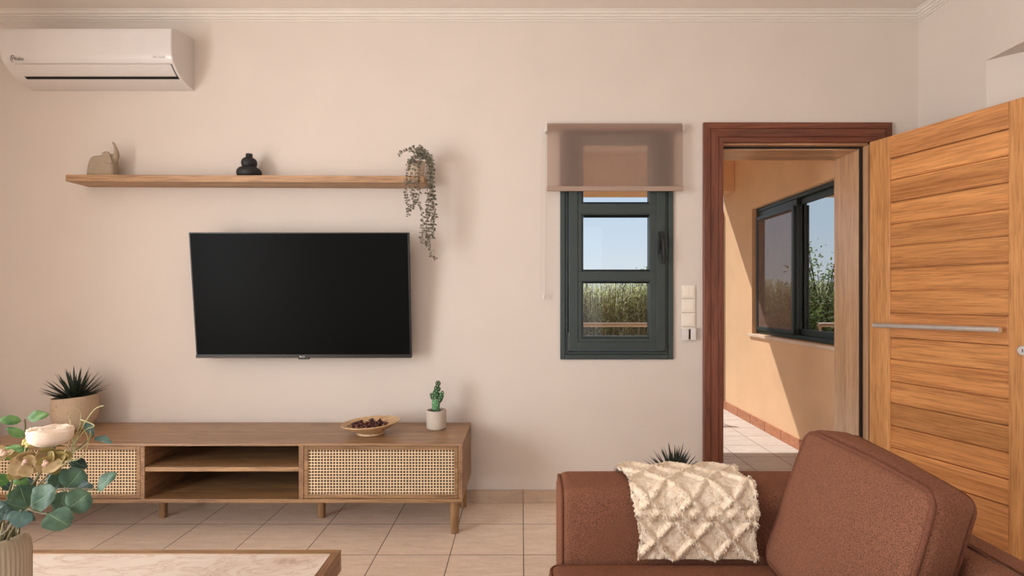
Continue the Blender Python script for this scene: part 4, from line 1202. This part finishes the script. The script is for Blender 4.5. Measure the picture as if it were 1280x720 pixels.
for sx in (-1, 1):
    bm = BM(); pts = []; r = .03
    yl, yh, zl, zh = -HY+.007, HY-.007, -HZ+.007, HZ-.007
    for (cy2, cz2, a0) in ((yh-r, zh-r, 0), (yl+r, zh-r, 90), (yl+r, zl+r, 180), (yh-r, zl+r, 270)):
        arc = [(cy2+r*math.cos(math.radians(a0+q*18)), cz2+r*math.sin(math.radians(a0+q*18))) for q in range(6)]
        pts += arc
    dense = []
    for i in range(len(pts)):
        p0, p1 = pts[i], pts[(i+1) % len(pts)]
        m_ = max(1, int(math.hypot(p1[0]-p0[0], p1[1]-p0[1])/.03))
        for q in range(m_): dense.append((p0[0]+(p1[0]-p0[0])*q/m_, p0[1]+(p1[1]-p0[1])*q/m_))
    P3 = []
    for (y_, z_) in dense:
        vy, vz = y_/HY, z_/HZ
        # follow the bulged gusset edge
        oy = .012*max(0, 1-.6)*max(0, 1-vz*vz)*vy; oz = .012*.4*max(0, 1-vy*vy)*vz
        P3.append(tri(V((sx*(HX-.006), y_+oy, z_+oz))))
    tube(bm, P3, .0056, 8, closed=True); obj('piping', bm, M['sofa_seam'], bc, smooth=True)
for fx in (.16, .93):
    for fy in (AY0+.08, AY1-.08):
        bm = BM(); tube(bm, [(fx, fy, .001), (fx, fy, .062)], [.018, .024], 16); obj('foot', bm, M['oak_z'], ac_, smooth=True)

# ----------------------------------------------------------------- throw blanket
random.seed(31)
path = [(1.690, .36), (1.690, .46), (1.690, .55), (1.688, .605), (1.678, .635), (1.652, .6515), (1.61, .6555), (1.56, .6565), (1.51, .655), (1.482, .647), (1.467, .627), (1.462, .59), (1.461, .55), (1.461, .50), (1.460, .462)]
cvp = catmull([V((d, z, 0)) for d, z in path], 5)
lens = [0]
for i in range(1, len(cvp)): lens.append(lens[-1]+(cvp[i]-cvp[i-1]).length)
LT = lens[-1]
def drape(s):
    s = max(0, min(LT, s)); i = min(len(cvp)-2, max(0, bisect.bisect(lens, s)-1)); t_ = (s-lens[i])/max(1e-9, lens[i+1]-lens[i])
    p = cvp[i].lerp(cvp[i+1], t_); tg = (cvp[i+1]-cvp[i]).normalized()
    return p, V((-tg.y, tg.x))        # (d,z), normal in (d,z)
front_top = lens[bisect.bisect_left(list(range(len(cvp))), 0)] 
def bl_pt(u, s, off):
    """u 0..1 across, s along the drape"""
    p, nrm = drape(s)
    if nrm.y < 0 and p.y > .66: nrm = -nrm
    f = s/LT
    # top spans px 777..925 at d1.57, bottom hem px 799..941
    fh = max(0, (f-.52)/.48)
    xl = .290+.030*fh+.006*math.sin(f*23); xr = .632+.004*math.sin(f*19)-.002*fh
    x = xl+(xr-xl)*u
    return x, p, nrm
def diamond(u, s):
    """raised zig-zag ridges"""
    v_ = (LT-s)
    def fam(q):
        q = q % 1.0; q = min(q, 1-q); return math.exp(-(q/.09)**2)
    lat = max(fam(u*3.0+v_/.105+.10), fam(u*3.0-v_/.105+.10))
    band = math.exp(-((v_-.118-.006*math.sin(u*40))/.012)**2)
    near = 1 if v_ < .100 or v_ > .136 else .35
    return max(lat*near, band*.9)
NU, NS = 150, 240
bm = BM(); grid = []
cen = V((.46, 1.57-3.08, .55))
nsgn = 1
for j in range(NS+1):
    s = LT*j/NS; row = []
    for i in range(NU+1):
        u = i/NU
        x, p, nrm = bl_pt(u, s, 0)
        # outward normal: away from the arm centre (1.575,.5)
        o2 = V((p.x-1.575, p.y-.5)); 
        if nrm.dot(V((o2.x, o2.y))) < 0: nrm = -nrm
        nz = mnoise.noise(V((x*90, s*90, 3)))*.0014+mnoise.noise(V((x*28, s*28, 9)))*.0012
        h_ = .009*diamond(u, s)+nz
        edge = min(u, 1-u, (LT-s)/LT*2.2, 1)
        x += mnoise.noise(V((s*60, i*.5, 1)))*.004*(1 if edge < .06 else .2)
        row.append(bm.verts.new((x, p.x+nrm.x*h_-3.08, p.y+nrm.y*h_)))
    grid.append(row)
for j in range(NS):
    for i in range(NU): bm.faces.new((grid[j][i], grid[j][i+1], grid[j+1][i+1], grid[j+1][i]))
tbk = obj('throw_blanket', bm, M['fleece'], smooth=True, auto=False, origin=(.46, 1.57-3.08, .66))
sm = tbk.modifiers.new('s', 'SOLIDIFY'); sm.thickness = .007; sm.offset = 0
tag(tbk, 'cream fluffy throw with raised zigzag pattern hung over the armchair arm', 'blanket')
bm = BM()
for q in range(15000):
    u = random.random(); s = LT*(1-.62*random.random()**1.0)
    if random.random() < .10: u = random.choice((0.0, 1.0))+random.uniform(-.004, .004)
    dm = diamond(max(0, min(1, u)), s)
    if random.random() > .22+.78*dm: continue
    x, p, nrm = bl_pt(u, s, 0); o2 = V((p.x-1.575, p.y-.5))
    if nrm.dot(o2) < 0: nrm = -nrm
    h_ = .009*dm+.001
    c = V((x, p.x+nrm.x*h_-3.08, p.y+nrm.y*h_)); n3 = V((0, nrm.x, nrm.y))
    sx = (-1 if u < .02 else 1 if u > .98 else 0)
    dr = (n3+V((random.uniform(-.9, .9)+sx*1.2, random.uniform(-.5, .5), random.uniform(-1.0, .4)))).normalized()
    L = random.uniform(.003, .0065)+.002*dm; side = dr.cross(V((random.random(), random.random(), random.random()))).normalized()
    w_ = .0019
    a0 = c; a1 = c+dr*L*.55+side*.0012; a2 = c+dr*L+V((0, 0, -.35*L))
    vs = [bm.verts.new(v_) for v_ in (a0-side*w_, a0+side*w_, a1+side*w_*1.1, a1-side*w_*1.1, a2)]
    bm.faces.new(vs[:4]); bm.faces.new((vs[3], vs[2], vs[4]))
pile = obj('pile', bm, M['fleece'], None, smooth=True, auto=False, origin=(.46, 1.57-3.08, .66))
pile.parent = tbk; pile.location = (0, 0, 0); pile['kind'] = 'stuff'

# ----------------------------------------------------------------- outside: porch
bm = BM(); box(bm, (-4.2, .27, -.14), (2.15, 2.86, -.02)); struct(obj('porch_floor', bm, M['porch_floor']))
bm = BM(); wall_grid(bm, 'x', 2.15, 2.33, [.266, 2.70], [-.14, 2.9], [(.55, 1.99, .825, 1.985)]); struct(obj('wall_porch', bm, M['ochre']))
bm = BM(); box(bm, (2.138, .27, -.02), (2.1497, 2.70, .065)); struct(obj('baseboard_porch', bm, M['porch_skirt'], bevel=.002))
bm = BM(); box(bm, (-4.2, 2.40, 2.23), (2.149, 2.74, 2.62)); struct(obj('porch_beam', bm, M['ochre'], bevel=.004))
bm = BM(); box(bm, (-4.2, .266, 2.62), (2.33, 2.80, 2.82)); struct(obj('porch_roof', bm, M['porch_ceiling']))
bm = BM(); box(bm, (-4.2, 2.5, -.02), (-3.9, 2.74, 2.23)); struct(obj('porch_pillar', bm, M['ochre'], bevel=.01))
# room behind the porch window
bm = BM(); box(bm, (2.33, .266, -.14), (4.9, 2.7, -.02)); box(bm, (2.33, 2.62, -.02), (4.9, 2.7, 2.8)); box(bm, (4.8, .266, -.02), (4.9, 2.62, 2.8)); box(bm, (2.33, .266, 2.6), (4.8, 2.62, 2.8)); box(bm, (2.751, .266, -.02), (4.8, .29, 2.6))
struct(obj('wall_bedroom', bm, M['curtain']))
# porch window (two sliding panes, insect screen on the far half)
w2 = thing('window_2', 'dark green two-pane sliding window in the ochre porch wall', 'window', (2.2, 1.145, .825), kind='structure')
def ringx(bm, y0, y1, z0, z1, t, x0, x1):
    box(bm, (x0, y0, z0), (x1, y0+t, z1)); box(bm, (x0, y1-t, z0), (x1, y1, z1)); box(bm, (x0, y0+t, z0), (x1, y1-t, z0+t)); box(bm, (x0, y0+t, z1-t), (x1, y1-t, z1))
bm = BM(); ringx(bm, .55, 1.99, .825, 1.985, .035, 2.19, 2.27); obj('window_frame', bm, M['green_metal'], w2, bevel=.003)
for (y0, y1, xo) in ((1.255, 1.955, 2.195), (.585, 1.315, 2.225)):
    bm = BM(); ringx(bm, y0, y1, .86, 1.95, .05, xo, xo+.025); s2 = obj('sliding_sash', bm, M['green_metal'], w2, bevel=.003)
    bm = BM(); quad(bm, (xo+.012, y0+.045, .905), (xo+.012, y1-.045, .905), (xo+.012, y1-.045, 1.905), (xo+.012, y0+.045, 1.905)); obj('pane', bm, M['glass_mirror'], s2)
bm = BM(); ringx(bm, 1.265, 1.955, .862, 1.90, .03, 2.172, 2.188)
scf = obj('screen_frame', bm, M['green_metal'], w2, bevel=.002)
bm = BM(); quad(bm, (2.18, 1.29, .89), (2.18, 1.925, .89), (2.18, 1.925, 1.87), (2.18, 1.29, 1.87)); obj('insect_screen', bm, M['screen_mesh'], scf)
bm = BM(); box(bm, (2.128, .50, .797), (2.20, 2.04, .824)); obj('window_sill', bm, plain('sill_stone', (224, 196, 172), .6), w2, bevel=.004)
bm = BM()
n = 40
for i in range(n):
    ya, yb = 1.25+.70*i/n, 1.25+.70*(i+1)/n
    quad(bm, (2.42+.02*math.sin(i*1.1), ya, .4), (2.42+.02*math.sin((i+1)*1.1), yb, .4), (2.42+.02*math.sin((i+1)*1.1), yb, 2.2), (2.42+.02*math.sin(i*1.1), ya, 2.2))
cu = obj('curtain', bm, M['curtain'], smooth=True, origin=(2.42, 1.6, 2.2)); tag(cu, 'taupe curtain hanging behind the far pane of the porch window', 'curtain')
# dark green shutter at the far corner
bm = BM(); box(bm, (2.10, 2.705, .0), (2.16, 2.745, 2.08)); sh = obj('shutter', bm, M['green_dark'], origin=(2.13, 2.72, 0), bevel=.004)
for z in []: pass
tag(sh, 'narrow dark green shutter edge at the far end of the porch wall', 'shutter')
# railing
rl = thing('porch_railing', 'tan metal handrail along the open side of the porch', 'railing', (-.9, 2.62, -.02))
bm = BM(); tube(bm, [(-3.9, 2.55, .875), (1.40, 2.55, .875)], .022, 14); obj('handrail', bm, M['rail_wood'], rl, smooth=True)
for xx in (-3.7, -2.3, -.9, 1.38):
    bm = BM(); tube(bm, [(xx, 2.55, -.02), (xx, 2.55, .87)], .014, 12); obj('post', bm, M['rail_wood'], rl, smooth=True)
# ground
bm = BM(); quad(bm, (-60, 2.86, -.16), (60, 2.86, -.16), (60, 120, -.16), (-60, 120, -.16)); struct(obj('ground', bm, M['earth']))
bm = BM(); quad(bm, (-60, -40, -.161), (-4.2, -40, -.161), (-4.2, 2.86, -.161), (-60, 2.86, -.161)); struct(obj('ground_side', bm, M['earth']))

# reeds: nobody could count the blades
random.seed(77); bm = BM()
def reed(x, y, hgt):
    b = V((x, y, -.16)); lean = V((random.gauss(0, .05), random.gauss(0, .05), 1)).normalized()
    top_ = b+lean*hgt
    tube(bm, [b, b+lean*hgt*.5, top_], [.010, .008, .003], 4, caps=False, mi=1)
    nl = int(7+hgt*9)
    for i in range(nl):
        t_ = .22+.78*(i+random.random())/nl; c = b+lean*(hgt*t_)
        a = random.uniform(0, 6.283); L = random.uniform(.10, .24); e = random.uniform(.3, 1.1)
        d = V((math.cos(a), math.sin(a), e)).normalized(); s = d.cross(V((0, 0, 1))).normalized(); w_ = random.uniform(.007, .014)
        p1 = c+d*L*.5; p2 = c+d*L-V((0, 0, .25*L))
        v5 = [bm.verts.new(q) for q in (c-s*w_*.4, c+s*w_*.4, p1+s*w_, p1-s*w_, p2)]
        bm.faces.new(v5[:4]); bm.faces.new((v5[3], v5[2], v5[4]))
for i in range(1900):
    x = random.uniform(-4.2, 4.2); y = 6.6+abs(random.gauss(0, .8))
    reed(x, y, random.uniform(1.35, 1.66)+.10*mnoise.noise(V((x*1.3, y, 0))))
rd = obj('reeds', bm, [M['reed'], M['reed_stalk']], origin=(0, 7, -.16)); tag(rd, 'pale green reed thicket growing beyond the porch railing', 'reeds', kind='stuff')
def shrub(label, x, y, hgt, rad, n, seed, airy=.5):
    random.seed(seed); t_ = thing('shrub', label, 'shrub', (x, y, -.16))
    tips = []; bm = BM()
    for i in range(14):
        a = random.uniform(0, 6.283); r = rad*random.uniform(.3, 1); top_ = V((x+r*math.cos(a), y+r*math.sin(a)*.7, -.16+hgt*random.uniform(.65, 1.0)))
        mid = V((x+.3*r*math.cos(a), y+.3*r*math.sin(a), -.16+hgt*.5)); cv = catmull([V((x, y, -.16)), mid, top_], 6)
        tube(bm, cv, [.018*(1-j/len(cv))+.003 for j in range(len(cv))], 5); tips += cv[5:]
    obj('branches', bm, M['bark'], t_, smooth=True)
    bm = BM()
    for i in range(n):
        c = random.choice(tips)+V((random.gauss(0, .09), random.gauss(0, .09), random.gauss(0, .08)))*airy*1.6
        d = V((random.uniform(-1, 1), random.uniform(-1, 1), random.uniform(-.3, .9))).normalized()
        roundleaf(bm, c, d, V((random.uniform(-1, 1), -1, 1)), random.uniform(.05, .095), random.uniform(.022, .04))
    obj('foliage', bm, M['shrub'], t_, smooth=True, auto=False)
shrub('leafy shrub rising just above the reeds seen through the small window', 2.02, 7.0, 1.86, .34, 420, 5)
shrub('taller open-branched shrub mirrored in the porch window glass', -1.05, 6.9, 2.35, .55, 900, 8, .7)
shrub('dark bushy shrub mirrored low in the porch window glass', -.35, 6.3, 1.45, .8, 1500, 12, 1.1)
shrub('round shrub standing among the reeds left of the mirrored ones', -1.9, 6.4, 1.5, .8, 1300, 14, 1.1)

# ----------------------------------------------------------------- light
wd = bpy.data.worlds.new('sky'); sc.world = wd; wd.use_nodes = True
nt = wd.node_tree; bg = nt.nodes['Background']
tc = nt.nodes.new('ShaderNodeTexCoord'); sp = nt.nodes.new('ShaderNodeSeparateXYZ'); nt.links.new(tc.outputs['Generated'], sp.inputs[0])
cr = nt.nodes.new('ShaderNodeValToRGB'); nt.links.new(sp.outputs['Z'], cr.inputs[0])
el_ = cr.color_ramp.elements
el_[0].position = 0; el_[0].color = lin((222, 230, 234)); el_[1].position = .12; el_[1].color = lin((200, 219, 236))
e3 = cr.color_ramp.elements.new(.6); e3.color = lin((150, 188, 226))
nt.links.new(cr.outputs[0], bg.inputs['Color']); bg.inputs['Strength'].default_value = 1.0

def light(name, ty, energy, loc=(0, 0, 0), to=None, color=(1, 1, 1), **kw):
    l = bpy.data.lights.new(name, ty); l.energy = energy; l.color = color
    for a, b in kw.items(): setattr(l, a, b)
    o = bpy.data.objects.new(name, l); COL.objects.link(o); o.location = loc
    if to is not None:
        o.rotation_euler = (V(to)-V(loc)).to_track_quat('-Z', 'Y').to_euler()
    return o
light('sun', 'SUN', 3.9, (0, 0, 10), V((.50, -.60, -.80))*1+V((0, 0, 10)), (1, .97, .92), angle=math.radians(.6))
light('window_daylight', 'AREA', 205, (XL-.60, (LW[0]+LW[1])/2, 1.22), (0, (LW[0]+LW[1])/2, 1.22), (.97, .99, 1.02), shape='RECTANGLE', size=2.5, size_y=2.2)
light('rear_fill', 'AREA', 26, ((BW[0]+BW[1])/2, YB-.12, 1.2), ((BW[0]+BW[1])/2, 0, 1.2), (.97, .99, 1.02), shape='RECTANGLE', size=3.2, size_y=2.3)  # added fill light from an unseen opening behind the camera

# ----------------------------------------------------------------- camera and colour management
cam = bpy.data.cameras.new('camera'); co = bpy.data.objects.new('camera', cam); COL.objects.link(co)
co.location = CAM; co.rotation_euler = (math.pi/2, 0, 0)
cam.sensor_fit = 'HORIZONTAL'; cam.sensor_width = 36; cam.lens = F/1280*36
cam.shift_x = -(CX-640)/1280; cam.shift_y = (CY-360)/1280
cam.clip_start = .02; cam.clip_end = 500
sc.camera = co
sc.view_settings.view_transform = 'Standard'; sc.view_settings.look = 'None'
sc.view_settings.gamma = 1; sc.view_settings.exposure = 0; sc.view_settings.use_curve_mapping = False
sc.cycles.max_bounces = 10; sc.cycles.diffuse_bounces = 6; sc.cycles.transparent_max_bounces = 16
sc.cycles.sample_clamp_indirect = 8
sc.cycles.use_denoising = True
